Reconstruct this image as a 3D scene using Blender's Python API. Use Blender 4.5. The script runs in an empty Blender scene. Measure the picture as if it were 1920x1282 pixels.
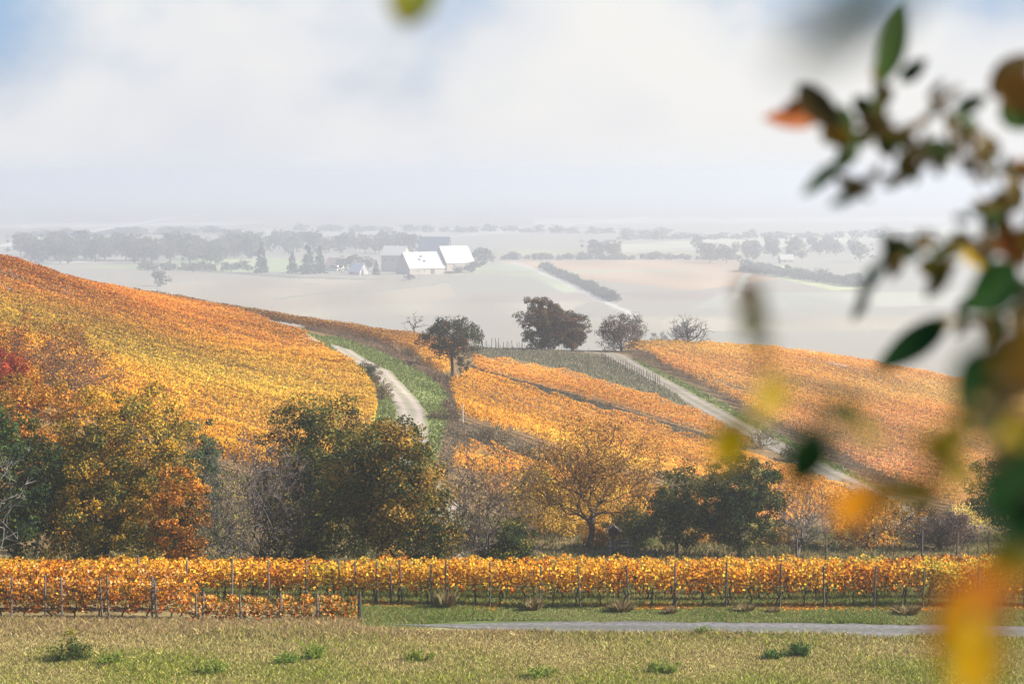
import bpy, math, random
import numpy as np
from mathutils import Vector, Matrix

# ------------------------------------------------------------------ camera, sky, sun, exposure
S = bpy.context.scene
COL = S.collection
FPX, CU, CV, HOR = 4533.0, 960.0, 641.0, 330.0
PITCH = math.atan((CV - HOR) / FPX)
cam_d = bpy.data.cameras.new('camera')
cam_d.sensor_width = 36.0
cam_d.lens = FPX / 1920 * 36.0
cam_d.clip_start, cam_d.clip_end = 0.05, 30000
cam_d.dof.use_dof = True
cam_d.dof.focus_distance = 190
cam_d.dof.aperture_fstop = 4.0
cam = bpy.data.objects.new('camera', cam_d)
cam.rotation_euler = (math.pi / 2 - PITCH, 0, 0)
COL.objects.link(cam)
S.camera = cam

SUN_EL, SUN_AZ = math.radians(34), math.radians(98)     # azimuth measured from the view direction to the right
sdir = Vector((math.sin(SUN_AZ) * math.cos(SUN_EL), math.cos(SUN_AZ) * math.cos(SUN_EL), math.sin(SUN_EL)))
sun_d = bpy.data.lights.new('sun', 'SUN')
sun_d.energy, sun_d.angle, sun_d.color = 5.0, math.radians(0.5), (1.0, 0.94, 0.84)
sun = bpy.data.objects.new('sun', sun_d)
sun.rotation_euler = sdir.to_track_quat('Z', 'Y').to_euler()
COL.objects.link(sun)

W = bpy.data.worlds.new('World'); S.world = W; W.use_nodes = True
nt = W.node_tree; nt.nodes.clear()
def wn(t, **k):
    n = nt.nodes.new(t)
    for a, b in k.items(): setattr(n, a, b)
    return n
sky = wn('ShaderNodeTexSky', sky_type='NISHITA', sun_disc=False, sun_elevation=SUN_EL, sun_rotation=SUN_AZ)
sky.air_density = 1.0; sky.dust_density = 0.6; sky.ozone_density = 2.0
bg1 = wn('ShaderNodeBackground'); bg1.inputs[1].default_value = 0.05
bg2 = wn('ShaderNodeBackground'); bg2.inputs[1].default_value = 0.365
tc = wn('ShaderNodeTexCoord')
mp = wn('ShaderNodeMapping'); mp.inputs['Scale'].default_value = (1, 1, 1.3); mp.inputs['Location'].default_value = (0.37, 0.1, 0.2)
nz = wn('ShaderNodeTexNoise'); nz.inputs['Scale'].default_value = 11.0; nz.inputs['Detail'].default_value = 4; nz.inputs['Roughness'].default_value = 0.45
sx = wn('ShaderNodeSeparateXYZ')
m1 = wn('ShaderNodeMath', operation='MULTIPLY_ADD'); m1.inputs[1].default_value = -0.17; m1.inputs[2].default_value = 0.084
m2 = wn('ShaderNodeMath', operation='ADD')
mr = wn('ShaderNodeMapRange'); mr.interpolation_type = 'SMOOTHSTEP'
mr.inputs['From Min'].default_value = 0.048; mr.inputs['From Max'].default_value = 0.112
mr.inputs['To Min'].default_value = 1.0; mr.inputs['To Max'].default_value = 0.0
blue = wn('ShaderNodeMix', data_type='RGBA'); blue.inputs[0].default_value = 0.55; blue.inputs[7].default_value = (0.9, 2.6, 6.2, 1)
cmix = wn('ShaderNodeMix', data_type='RGBA')
cmix.inputs[6].default_value = (1.0, 0.985, 0.955, 1); cmix.inputs[7].default_value = (0.80, 0.83, 0.90, 1)
nz2 = wn('ShaderNodeTexNoise'); nz2.inputs['Scale'].default_value = 7.0; nz2.inputs['Detail'].default_value = 3
mrc = wn('ShaderNodeMapRange'); mrc.inputs['From Min'].default_value = 0.40; mrc.inputs['From Max'].default_value = 0.68
mixs = wn('ShaderNodeMixShader'); wo = wn('ShaderNodeOutputWorld')
L = nt.links.new
L(tc.outputs['Generated'], mp.inputs[0]); L(mp.outputs[0], nz.inputs['Vector']); L(mp.outputs[0], nz2.inputs['Vector'])
L(tc.outputs['Generated'], sx.inputs[0]); L(nz.outputs['Fac'], m1.inputs[0])
xl = wn('ShaderNodeMapRange'); xl.interpolation_type = 'SMOOTHSTEP'; xl.inputs['From Min'].default_value = -0.12; xl.inputs['From Max'].default_value = -0.24; xl.inputs['To Max'].default_value = 0.042
m3 = wn('ShaderNodeMath', operation='ADD')
L(sx.outputs[0], xl.inputs['Value']); L(m1.outputs[0], m2.inputs[0]); L(sx.outputs[2], m2.inputs[1]); L(m2.outputs[0], m3.inputs[0]); L(xl.outputs[0], m3.inputs[1]); L(m3.outputs[0], mr.inputs['Value'])
L(sky.outputs[0], blue.inputs[6]); L(blue.outputs[2], bg1.inputs[0])
L(nz2.outputs['Fac'], mrc.inputs['Value']); L(mrc.outputs[0], cmix.inputs[0]); L(cmix.outputs[2], bg2.inputs[0])
fy = wn('ShaderNodeMapRange'); fy.inputs['From Min'].default_value = -0.2; fy.inputs['From Max'].default_value = 0.5
fm = wn('ShaderNodeMath', operation='MULTIPLY')
L(sx.outputs[1], fy.inputs['Value']); L(mr.outputs[0], fm.inputs[0]); L(fy.outputs[0], fm.inputs[1]); L(fm.outputs[0], mixs.inputs[0]); L(bg1.outputs[0], mixs.inputs[1]); L(bg2.outputs[0], mixs.inputs[2]); L(mixs.outputs[0], wo.inputs[0])

S.view_settings.view_transform = 'Standard'; S.view_settings.look = 'None'
S.view_settings.exposure = 1.36; S.view_settings.gamma = 1.0
S.render.engine = 'CYCLES'
S.cycles.use_denoising = True
S.cycles.max_bounces = 6; S.cycles.diffuse_bounces = 3; S.cycles.transmission_bounces = 4; S.cycles.volume_bounces = 2
S.cycles.transparent_max_bounces = 8
S.cycles.caustics_reflective = False; S.cycles.caustics_refractive = False

# ------------------------------------------------------------------ helpers
R = np.random.default_rng(7)
PI = math.pi
def smooth(a, b, x):
    t = np.clip((x - a) / (b - a), 0, 1); return t * t * (3 - 2 * t)
def ray(u, v):
    d = Vector(((u - CU) / FPX, 1.0, (CV - v) / FPX)); d = Matrix.Rotation(-PITCH, 3, 'X') @ d
    return d / d.y
def at(u, v, Y):                                   # a point seen at pixel (u, v), Y metres ahead
    r = ray(u, v); return np.array((r.x * Y, Y, r.z * Y))
class Noise:                                       # smooth value noise from sines
    def __init__(s, scale, seed, n=14):
        g = np.random.default_rng(seed); a = g.uniform(0, 2 * PI, n); k = g.uniform(0.5, 2.0, n) / scale
        s.kx, s.ky, s.kz, s.p = np.cos(a) * k, np.sin(a) * k, g.normal(0, 1, n) / scale, g.uniform(0, 2 * PI, n); s.n = n
    def __call__(s, x, y, z=0):
        r = 0
        for i in range(s.n): r = r + np.sin(x * s.kx[i] + y * s.ky[i] + z * s.kz[i] + s.p[i])
        return r / math.sqrt(s.n)
def tag(o, label=None, cat=None, group=None, kind=None):
    if label: o['label'] = label
    if cat: o['category'] = cat
    if group: o['group'] = group
    if kind: o['kind'] = kind
    return o
def empty(name, loc, rz=0.0):
    o = bpy.data.objects.new(name, None); o.empty_display_size = 0.3
    o.location = Vector(loc); o.rotation_euler.z = rz; COL.objects.link(o); return o
def mesh(name, V, Fs, mat, col=None, parent=None, smoothf=False):
    """V (n,3); Fs: array (m,k) or list of such; col (n,3)"""
    if isinstance(Fs, np.ndarray): Fs = [Fs]
    Fs = [f for f in Fs if len(f)]
    me = bpy.data.meshes.new(name)
    V = np.asarray(V, dtype=np.float32)
    me.vertices.add(len(V)); me.vertices.foreach_set('co', V.ravel())
    nl = sum(f.size for f in Fs); nf = sum(len(f) for f in Fs)
    me.loops.add(nl); me.polygons.add(nf)
    me.loops.foreach_set('vertex_index', np.concatenate([f.ravel() for f in Fs]).astype(np.int32))
    tot = np.concatenate([np.full(len(f), f.shape[1]) for f in Fs]).astype(np.int32)
    st = np.concatenate([[0], np.cumsum(tot)[:-1]]).astype(np.int32)
    me.polygons.foreach_set('loop_start', st); me.polygons.foreach_set('loop_total', tot)
    me.polygons.foreach_set('use_smooth', np.full(nf, smoothf, dtype=bool))
    me.update(calc_edges=True)
    if col is not None:
        a = me.color_attributes.new('Col', 'FLOAT_COLOR', 'POINT')
        c = np.ones((len(V), 4), dtype=np.float32); c[:, :3] = col
        a.data.foreach_set('color', c.ravel())
    me.materials.append(mat)
    o = bpy.data.objects.new(name, me); COL.objects.link(o)
    if parent is not None: o.parent = parent
    return o
class MB:                                          # collects pieces of one mesh
    def __init__(s): s.V, s.F, s.C, s.n = [], {}, [], 0
    def add(s, V, F, col=(1, 1, 1)):
        V = np.asarray(V, float)
        for f in (F if isinstance(F, list) else [F]):
            f = np.asarray(f); s.F.setdefault(f.shape[1], []).append(f + s.n)
        s.V.append(V); s.n += len(V)
        c = np.asarray(col, float)
        s.C.append(np.broadcast_to(c, (len(V), 3)) if c.ndim == 1 else c)
        return s
    def box(s, c, h, col=(1, 1, 1), rz=0.0, M=None):
        x, y, z = h
        V = np.array([(sx_ * x, sy_ * y, sz_ * z) for sx_ in (-1, 1) for sy_ in (-1, 1) for sz_ in (-1, 1)], float)
        if M is not None: V = V @ np.array(M).T
        if rz: V = V @ np.array([[math.cos(rz), math.sin(rz), 0], [-math.sin(rz), math.cos(rz), 0], [0, 0, 1]])
        return s.add(V + np.array(c), np.array([(0, 1, 3, 2), (4, 6, 7, 5), (0, 4, 5, 1), (2, 3, 7, 6), (0, 2, 6, 4), (1, 5, 7, 3)]), col)
    def tube(s, P0, P1, R0, R1, k=5, col=(1, 1, 1)):
        V, F = tubes(np.atleast_2d(P0), np.atleast_2d(P1), np.atleast_1d(R0), np.atleast_1d(R1), k); return s.add(V, F, col)
    def build(s, name, mat, parent=None, smoothf=False):
        return mesh(name, np.concatenate(s.V), [np.concatenate(f) for f in s.F.values()], mat, np.concatenate(s.C), parent, smoothf)
def tubes(P0, P1, R0, R1, k=5):
    n = len(P0); d = P1 - P0; d = d / (np.linalg.norm(d, axis=1, keepdims=True) + 1e-9)
    up = np.where(np.abs(d[:, 2:3]) > 0.9, np.array([[1., 0, 0]]), np.array([[0, 0, 1.]]))
    a = np.cross(d, up); a /= np.linalg.norm(a, axis=1, keepdims=True); b = np.cross(d, a)
    t = np.arange(k) * 2 * PI / k
    ring = a[:, None, :] * np.cos(t)[None, :, None] + b[:, None, :] * np.sin(t)[None, :, None]
    V = np.concatenate([P0[:, None] + ring * R0[:, None, None], P1[:, None] + ring * R1[:, None, None]], axis=1).reshape(-1, 3)
    i = np.arange(k); f = np.stack([i, (i + 1) % k, (i + 1) % k + k, i + k], 1)
    F = (f[None] + (np.arange(n) * 2 * k)[:, None, None]).reshape(-1, 4)
    return V, F
def leaves(P, size, nrm=None, bias=0.5, rng=R, aspect=0.75):
    """one folded leaf-shaped quad per point"""
    n = len(P); q = rng.normal(size=(n, 3)); q /= np.linalg.norm(q, axis=1, keepdims=True)
    if nrm is not None: q = q * (1 - bias) + nrm * bias; q /= np.linalg.norm(q, axis=1, keepdims=True) + 1e-9
    r = rng.normal(size=(n, 3)); a = np.cross(q, r); a /= np.linalg.norm(a, axis=1, keepdims=True) + 1e-9; b = np.cross(q, a)
    s = (size * rng.uniform(0.65, 1.3, n))[:, None] if np.ndim(size) == 0 else size[:, None]
    fold = q * s * 0.18
    V = np.stack([P - a * s * .55, P - b * s * .5 * aspect + fold, P + a * s * .55, P + b * s * .5 * aspect + fold], 1).reshape(-1, 3)
    F = np.arange(4 * n).reshape(-1, 4)
    return V, F
def rep4(c): return np.repeat(c, 4, axis=0)

# ------------------------------------------------------------------ materials
def mat(name, f):
    m = bpy.data.materials.new(name); m.use_nodes = True; t = m.node_tree; t.nodes.clear()
    out = t.nodes.new('ShaderNodeOutputMaterial'); f(t, out); return m
def colsrc(t, colour=None):
    if colour is None:
        a = t.nodes.new('ShaderNodeVertexColor'); a.layer_name = 'Col'; return a.outputs[0]
    r = t.nodes.new('ShaderNodeRGB'); r.outputs[0].default_value = (*colour, 1); return r.outputs[0]
def varied(t, src, scale, lo, hi, detail=4, coord='Object'):
    tcn = t.nodes.new('ShaderNodeTexCoord'); n = t.nodes.new('ShaderNodeTexNoise')
    n.inputs['Scale'].default_value = scale; n.inputs['Detail'].default_value = detail
    mr_ = t.nodes.new('ShaderNodeMapRange'); mr_.inputs['From Min'].default_value = 0.3; mr_.inputs['From Max'].default_value = 0.7
    mr_.inputs['To Min'].default_value = lo; mr_.inputs['To Max'].default_value = hi
    vm = t.nodes.new('ShaderNodeVectorMath'); vm.operation = 'SCALE'
    t.links.new(tcn.outputs[coord], n.inputs['Vector']); t.links.new(n.outputs['Fac'], mr_.inputs['Value'])
    t.links.new(src, vm.inputs[0]); t.links.new(mr_.outputs[0], vm.inputs['Scale'])
    return vm.outputs[0], n.outputs['Fac']
def foliage(name, trans=0.35, rough=0.55):
    def f(t, out):
        c = colsrc(t)
        p = t.nodes.new('ShaderNodeBsdfPrincipled'); p.inputs['Roughness'].default_value = rough; p.inputs['Specular IOR Level'].default_value = 0.12
        tr = t.nodes.new('ShaderNodeBsdfTranslucent'); mx = t.nodes.new('ShaderNodeMixShader'); mx.inputs[0].default_value = trans
        t.links.new(c, p.inputs['Base Color']); t.links.new(c, tr.inputs[0])
        t.links.new(p.outputs[0], mx.inputs[1]); t.links.new(tr.outputs[0], mx.inputs[2]); t.links.new(mx.outputs[0], out.inputs[0])
    return mat(name, f)
def solid(name, colour=None, rough=0.8, scale=3.0, lo=0.75, hi=1.2, bump=0.0, spec=0.3, detail=5):
    def f(t, out):
        v, fac = varied(t, colsrc(t, colour), scale, lo, hi, detail)
        p = t.nodes.new('ShaderNodeBsdfPrincipled'); p.inputs['Roughness'].default_value = rough; p.inputs['Specular IOR Level'].default_value = spec
        t.links.new(v, p.inputs['Base Color'])
        if bump:
            b = t.nodes.new('ShaderNodeBump'); b.inputs['Strength'].default_value = bump; b.inputs['Distance'].default_value = 0.05
            t.links.new(fac, b.inputs['Height']); t.links.new(b.outputs[0], p.inputs['Normal'])
        t.links.new(p.outputs[0], out.inputs[0])
    return mat(name, f)
M_LEAF = foliage('foliage')
M_VINE = foliage('vine_foliage', 0.42)
M_GRASS = foliage('grass_blades', 0.3, 0.7)
M_BARK = solid('bark', None, 0.9, 9, 0.6, 1.3, 0.5)
M_GROUND = solid('ground_cover', None, 0.95, 1.6, 0.62, 1.35, 0.6, 0.1, 9)
M_PATH = solid('pale_track_surface', None, 0.9, 0.7, 0.8, 1.12, 0.2, 0.2, 8)
M_ROAD = solid('worn_asphalt', None, 0.85, 5, 0.6, 1.35, 0.3, 0.3, 10)
M_WOOD = solid('weathered_wood', None, 0.85, 14, 0.6, 1.3, 0.4)
M_WALL = solid('rendered_wall', None, 0.9, 0.9, 0.85, 1.1)
M_ROOF = solid('roof_tiles', None, 0.35, 1.4, 0.8, 1.12, 0.2, 0.6)

# ------------------------------------------------------------------ terrain height
CP = [  # pixel column, ground row, distance
 (0,760,150),(0,690,185),(0,610,225),(0,540,258),(0,500,275),
 (150,800,150),(150,690,200),(150,600,250),(150,550,282),
 (300,830,165),(300,730,205),(300,650,250),(300,582,300),
 (480,880,170),(480,745,225),(480,665,268),(480,621,305),
 (600,860,190),(600,745,232),(590,680,270),(560,640,305),(500,609,328),(400,592,328),
 (625,649,298),(655,664,283),(700,690,264),(735,720,248),(770,765,228),(772,810,210),(790,880,180),
 (700,636,335),(780,648,340),(860,655,345),(850,706,292),(900,770,248),(870,850,203),(900,930,170),
 (950,656,350),(1050,657,350),(1000,720,295),(1000,810,236),(1000,900,195),
 (1140,662,346),(1190,690,322),(1250,722,303),(1300,751,288),(1440,828,252),(1560,890,227),(1640,930,212),
 (1290,658,348),(1370,664,352),(1450,668,352),(1600,695,343),(1750,728,335),(1900,775,325),
 (1450,745,298),(1700,830,262),(1870,870,245),(1900,960,205),(1780,980,190),
 (1200,850,225),(1300,930,188),(1200,950,165),(1450,960,175),(1100,985,148)]
XYZ = [tuple(at(*p)) for p in CP]
for u in (-500, 0, 400, 800, 1100, 1400, 1700, 2100, 2500):
    for Y, z in ((78, -16.9), (86, -17.0), (92, -17.03), (97, -17.1), (102, -17.45), (109, -18.4), (118, -19.4), (130, -20.3)):
        if u < 300: z += (0.3 if Y > 109 else 0) * (300 - u) / 300 * (Y - 109) / 10
        XYZ.append(((u - 960) / FPX * Y, Y, z))
for X in (-140, -70, 0, 70, 140):
    for Y, z in ((-40, -1.0), (0, -1.75), (25, -7.2), (50, -12.6), (66, -15.7)): XYZ.append((X * 0.6, Y, z))
for u, z0 in ((-300, -14), (0, -17), (300, -24), (500, -29), (700, -31), (960, -33), (1200, -33), (1450, -33), (1700, -36), (1900, -38), (2300, -42)):
    for Y, k in ((405, 0.0), (500, 0.45), (600, 0.8)):
        XYZ.append(((u - 960) / FPX * Y * (350 / Y) ** .5, Y, z0 + (-64 - z0) * k))
for X in (-110, -200):                                        # the hill goes on climbing left of the frame
    for Y, z in ((120, -14), (180, -12), (250, -7), (330, -10)): XYZ.append((X, Y, z + (0 if X == -110 else 3)))
for X in (110, 200):
    for Y, z in ((120, -20), (200, -29), (300, -33), (380, -40)): XYZ.append((X, Y, z))
XYZ = np.array(XYZ); CS = 100.0
def _k(d2): return 0.5 * d2 * np.log(d2 + 1e-12)
_n = len(XYZ); PX, PY = XYZ[:, 0] / CS, XYZ[:, 1] / CS
A = np.zeros((_n + 3, _n + 3)); A[:_n, :_n] = _k((PX[:, None] - PX) ** 2 + (PY[:, None] - PY) ** 2) + np.eye(_n) * 2e-4
A[:_n, _n] = A[_n, :_n] = 1; A[:_n, _n + 1] = A[_n + 1, :_n] = PX; A[:_n, _n + 2] = A[_n + 2, :_n] = PY
TW = np.linalg.solve(A, np.concatenate([XYZ[:, 2], [0, 0, 0]]))
far_n = Noise(260, 3)
def H(X, Y):
    X, Y = np.broadcast_arrays(np.asarray(X, float), np.asarray(Y, float)); sh = X.shape
    x, y = X.ravel(), Y.ravel(); out = np.empty(len(x))
    xc = np.clip(x, -230, 230); yc = np.clip(y, -60, 640)
    for i in range(0, len(x), 20000):
        a, b = xc[i:i + 20000] / CS, yc[i:i + 20000] / CS
        out[i:i + 20000] = _k((a[:, None] - PX) ** 2 + (b[:, None] - PY) ** 2) @ TW[:_n] + TW[_n] + TW[_n + 1] * a + TW[_n + 2] * b
    f = -70 + 0.35 * far_n(x, y) + 2.2 * smooth(1730, 1840, y) * smooth(-80, -10, x)
    w = smooth(520, 860, y)
    return (out * (1 - w) + f * w).reshape(sh)
def h1(x, y): return float(H(x, y))
YS = np.concatenate([np.arange(70, 640, 0.75), np.arange(640, 5200, 6)])
def hit(u, v):                                               # where the view through a pixel meets the ground
    r = ray(u, v); z = r.z * YS; g = H(r.x * YS, YS); i = np.nonzero(z <= g)[0]
    if len(i) == 0: return np.array((r.x * 5000, 5000.))
    i = i[0]
    if i:
        a, b = z[i - 1] - g[i - 1], z[i] - g[i]; t = a / (a - b + 1e-9); Y = YS[i - 1] + (YS[i] - YS[i - 1]) * t
    else: Y = YS[0]
    return np.array((r.x * Y, Y))
def uy(u, Y): return np.array(((u - 960) / FPX * Y, Y))
def P(*pts):                                                  # mixed list: (u, v) on the ground or (u, 'Y', distance)
    return np.array([hit(p[0], p[1]) if len(p) == 2 else uy(p[0], p[2]) for p in pts])
def inside(x, y, poly):
    r = np.zeros(x.shape, bool); n = len(poly)
    for i in range(n):
        (x1, y1), (x2, y2) = poly[i], poly[(i + 1) % n]
        if y1 == y2: continue
        c = ((y1 > y) != (y2 > y)) & (x < (x2 - x1) * (y - y1) / (y2 - y1) + x1); r ^= c
    return r
def dist_line(x, y, pl):
    d = np.full(x.shape, 1e9)
    for (x1, y1), (x2, y2) in zip(pl[:-1], pl[1:]):
        L2 = (x2 - x1) ** 2 + (y2 - y1) ** 2; t = np.clip(((x - x1) * (x2 - x1) + (y - y1) * (y2 - y1)) / L2, 0, 1)
        d = np.minimum(d, np.hypot(x - x1 - t * (x2 - x1), y - y1 - t * (y2 - y1)))
    return d
def resample(pl, step):
    pl = np.asarray(pl, float)
    # Catmull-Rom smoothing, then even spacing
    q = np.vstack([2 * pl[0] - pl[1], pl, 2 * pl[-1] - pl[-2]]); o = []
    for i in range(1, len(q) - 2):
        for t in np.linspace(0, 1, 12, endpoint=False):
            o.append(0.5 * ((2 * q[i]) + (q[i + 1] - q[i - 1]) * t + (2 * q[i - 1] - 5 * q[i] + 4 * q[i + 1] - q[i + 2]) * t * t + (3 * q[i] - q[i - 1] - 3 * q[i + 1] + q[i + 2]) * t ** 3))
    o.append(pl[-1]); o = np.array(o); s = np.concatenate([[0], np.cumsum(np.linalg.norm(np.diff(o, axis=0), axis=1))])
    k = np.arange(0, s[-1], step); return np.stack([np.interp(k, s, o[:, j]) for j in range(o.shape[1])], 1)

LPATH = resample(P((560,'Y',322),(590,'Y',309),(625,649),(655,664),(690,684),(720,706),(742,729),(760,750),(771,772),(772,800),(772,830),(785,880),(830,950),(905,'Y',122),(1000,'Y',112)), 1.0)
RPATH = resample(P((1000,'Y',362),(1060,'Y',356),(1110,660),(1145,664),(1190,690),(1250,722),(1300,751),(1370,790),(1440,828),(1500,860),(1560,890),(1625,922),(1700,'Y',200),(1850,'Y',182)), 1.0)
ROAD = resample(np.array([(-4.6, 90.9), (-1, 90.6), (2, 90.3), (9, 90.0), (18, 89.3), (40, 87.5), (70, 84)]), 1.0)

# ------------------------------------------------------------------ ground sheet
ys = np.concatenate([np.arange(-60, 76, 3.0), np.arange(76, 132, 0.4), np.arange(132, 420, 0.85), np.arange(420, 1000, 5), np.arange(1000, 2700, 10), np.arange(2700, 5000, 22), 5000 * 1.1 ** np.arange(0, 8)])
aa = np.concatenate([-np.geomspace(1.3, 0.235, 26)[:-1], np.arange(-0.235, 0.2351, 0.0012), np.geomspace(0.2355, 1.3, 26)[1:]])
GX = aa[None, :] * (ys[:, None] + 70.0); GY = np.repeat(ys[:, None], len(aa), 1)
GZ = H(GX, GY)
x, y = GX.ravel(), GY.ravel()
n1, n2, n3 = Noise(3, 11), Noise(22, 12), Noise(0.9, 13)
base = np.tile(np.array((0.16, 0.135, 0.05)), (len(x), 1))           # grassy soil of the near slopes
v1 = np.clip(0.5 + 0.3 * n1(x, y) + 0.25 * n2(x, y), 0, 1)[:, None]
base = base * (1 - v1) + np.array((0.21, 0.16, 0.075)) * v1
def paint(mask, c, soft=None):
    w = (mask.astype(float) if soft is None else soft)[:, None]; base[:] = base * (1 - w) + np.array(c) * w
near = y < 91
mead = np.clip(0.5 + 0.35 * n1(x, y) + 0.35 * n2(x, y), 0, 1)
paint(near, (0.30, 0.26, 0.12)); paint(None, (0.17, 0.20, 0.045), near * mead * 0.7)
hill = (y > 125) & (y < 640); paint(hill, (0.17, 0.11, 0.05))
gstrip = (y > 91) & (y < 96.2) & (x > -7); paint(gstrip, (0.09, 0.115, 0.035))
paint((y >= 96.2) & (y < 104), (0.17, 0.14, 0.05))
dL, dR = dist_line(x, y, LPATH[::4]), dist_line(x, y, RPATH[::4])
VERGE_L = P((560,'Y',332),(600,'Y',322),(640,633),(700,654),(760,681),(800,705),(842,741),(842,790),(822,850),(800,900),(690,870),(690,800),(708,750),(680,712),(640,688),(590,660),(560,'Y',312))
VERGE_R = P((1130,'Y',352),(1180,670),(1260,706),(1360,757),(1470,818),(1560,868),(1660,920),(1640,940),(1560,898),(1440,836),(1300,758),(1190,696),(1135,664))
gn = np.clip(0.6 + 0.3 * n1(x, y), 0, 1)[:, None]
for pl in (VERGE_L, VERGE_R):
    k = inside(x, y, pl); base[k] = (np.array((0.16, 0.20, 0.06)) * gn + np.array((0.24, 0.22, 0.09)) * (1 - gn))[k]
YOUNG = P((870,'Y',352),(1000,'Y',354),(1090,664),(1140,672),(1190,697),(1270,741),(1290,762),(1180,726),(1080,698),(960,672),(870,668))
k = inside(x, y, YOUNG); base[k] = (0.13, 0.145, 0.065)
# the valley floor: strips of vineyard, meadow and ploughland
val = smooth(600, 700, y)
paint(None, (0.27, 0.25, 0.195), val)
vn = np.clip(0.5 + 0.3 * n2(x / 3, y / 6), 0, 1); paint(None, (0.24, 0.20, 0.15), val * vn * 0.6)
def field(pts, c): k = inside(x, y, P(*pts)); base[k] = np.array(c) * (0.9 + 0.12 * np.clip(n1(x[k] / 6, y[k] / 20), -1, 1))[:, None]
field([(0,452),(1920,400),(1920,372),(0,372)], (0.26, 0.22, 0.17))
field([(120,500),(420,492),(520,484),(690,500),(620,512),(380,508)], (0.30, 0.34, 0.17))
field([(300,488),(480,484),(480,500),(330,500)], (0.37, 0.40, 0.22))
field([(890,470),(1300,462),(1500,470),(1380,484),(1130,482),(900,480)], (0.30, 0.27, 0.16))
field([(930,490),(1390,487),(1490,520),(1300,545),(1060,520)], (0.40, 0.28, 0.17))
field([(870,497),(960,494),(1010,506),(1060,530),(1130,565),(1080,560),(1000,520),(900,510)], (0.36, 0.38, 0.24))
field([(1390,500),(1480,498),(1640,540),(1560,545)], (0.45, 0.46, 0.22))
field([(1100,462),(1500,440),(1900,420),(1900,432),(1500,462),(1150,474)], (0.42, 0.40, 0.28))
field([(180,530),(700,520),(840,530),(860,560),(600,600),(300,560)], (0.32, 0.27, 0.19))
for a0, a1, b0, b1, v0, v1, c in ((0,700,0,700,505,515,(0.31,0.28,0.21)),(880,1400,880,1400,545,566,(0.30,0.25,0.2)),(500,1000,450,1000,425,440,(0.36,0.32,0.26)),(1000,1900,1000,1900,405,418,(0.38,0.35,0.28)),
                                 (0,500,0,450,415,425,(0.40,0.36,0.3)),(1350,1900,1300,1900,545,575,(0.34,0.33,0.25)),(1100,1900,1100,1900,590,620,(0.34,0.30,0.22)),(600,1100,560,1060,566,590,(0.34,0.30,0.22)),(100,520,120,520,545,566,(0.31,0.25,0.2)),(700,1300,740,1300,505,512,(0.33,0.32,0.2))):
    field([(a0, v0 + 5), (a1, v0), (b1, v1 - 3), (b0, v1 + 3)], c)
for pts, w, c in (([(700,452),(800,447),(930,436),(1080,420),(1210,408)], 8, (0.5, 0.46, 0.4)),
                  ([(0,462),(60,448),(180,432),(300,412),(380,402)], 8, (0.48, 0.44, 0.38)),
                  ([(960,492),(1010,508),(1060,530),(1120,560),(1190,590)], 2.2, (0.45, 0.41, 0.36)),
                  ([(95,494),(160,490)], 3.0, (0.75, 0.72, 0.66)),
                  ([(0,536),(300,528),(640,533)], 1.5, (0.2,0.2,0.16)), ([(900,575),(1100,590),(1300,600)], 1.5, (0.2,0.22,0.18)), ([(1200,470),(1500,455),(1900,446)], 6, (0.2,0.2,0.17)), ([(200,470),(420,462),(700,440)], 6, (0.2,0.2,0.17)),
                  ([(1380,560),(1395,520),(1420,495)], 2.6, (0.48, 0.47, 0.38)),
                  ([(520,560),(620,548),(700,545),(800,535),(840,528)], 2.0, (0.13, 0.17, 0.12)),
                  ([(1000,462),(1200,456),(1400,458)], 5, (0.15, 0.18, 0.12)),
                  ([(330,505),(450,513),(560,520),(700,524)], 7, (0.10, 0.12, 0.08))):
    k = dist_line(x, y, P(*pts)) < w; base[k] = c
nr, nc = GX.shape; i = np.arange(nr * nc).reshape(nr, nc)
F = np.stack([i[:-1, :-1], i[:-1, 1:], i[1:, 1:], i[1:, :-1]], -1).reshape(-1, 4)
tag(mesh('ground', np.stack([x, y, GZ.ravel()], 1), F, M_GROUND, np.clip(base, 0, 1), None, True), kind='structure')

def strip(name, line, hw, m, colr, lift=0.045, edge=0.25, k=7, taper=0):
    t = np.gradient(line, axis=0); t /= np.linalg.norm(t, axis=1, keepdims=True); nrm = np.stack([t[:, 1], -t[:, 0]], 1)
    ne = Noise(2.5, 5); w = hw + edge * 0.5 * ne(line[:, 0], line[:, 1]) * 0.6
    if taper: w = w * smooth(-.5, taper, np.arange(len(line)) * .5)
    V = []; Cc = []; k = 11; nr_ = Noise(4, 9)
    for s in np.linspace(-1, 1, k):
        rag = 1 + (abs(s) > .75) * .12 * R.normal(0, 1, len(line)); q = line + nrm * (w * s * rag)[:, None]; rut = math.exp(-((abs(s) - .5) / .22) ** 2)
        Cc.append(np.array(colr)[None] * (.74 + .26 * rut + .07 * nr_(q[:, 0], q[:, 1]) - .16 * (abs(s) > .9))[:, None] * np.array([[1 - .10 * (1 - rut), 1, 1 - .18 * (1 - rut)]])); V.append(np.column_stack([q, H(q[:, 0], q[:, 1]) + lift * (1 - 0.6 * abs(s) ** 4)]))
    V = np.stack(V, 1); n = len(line); i = np.arange(n * k).reshape(n, k)
    F = np.stack([i[:-1, :-1], i[1:, :-1], i[1:, 1:], i[:-1, 1:]], -1).reshape(-1, 4)
    return tag(mesh(name, V.reshape(-1, 3), F, m, np.clip(np.stack(Cc, 1).reshape(-1, 3), .02, .9), None, True), kind='structure')
strip('path', resample(LPATH, 0.6), 1.4, M_PATH, (0.34, 0.275, 0.23))
strip('path', resample(RPATH, 0.6), 1.55, M_PATH, (0.29, 0.235, 0.195))
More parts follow.
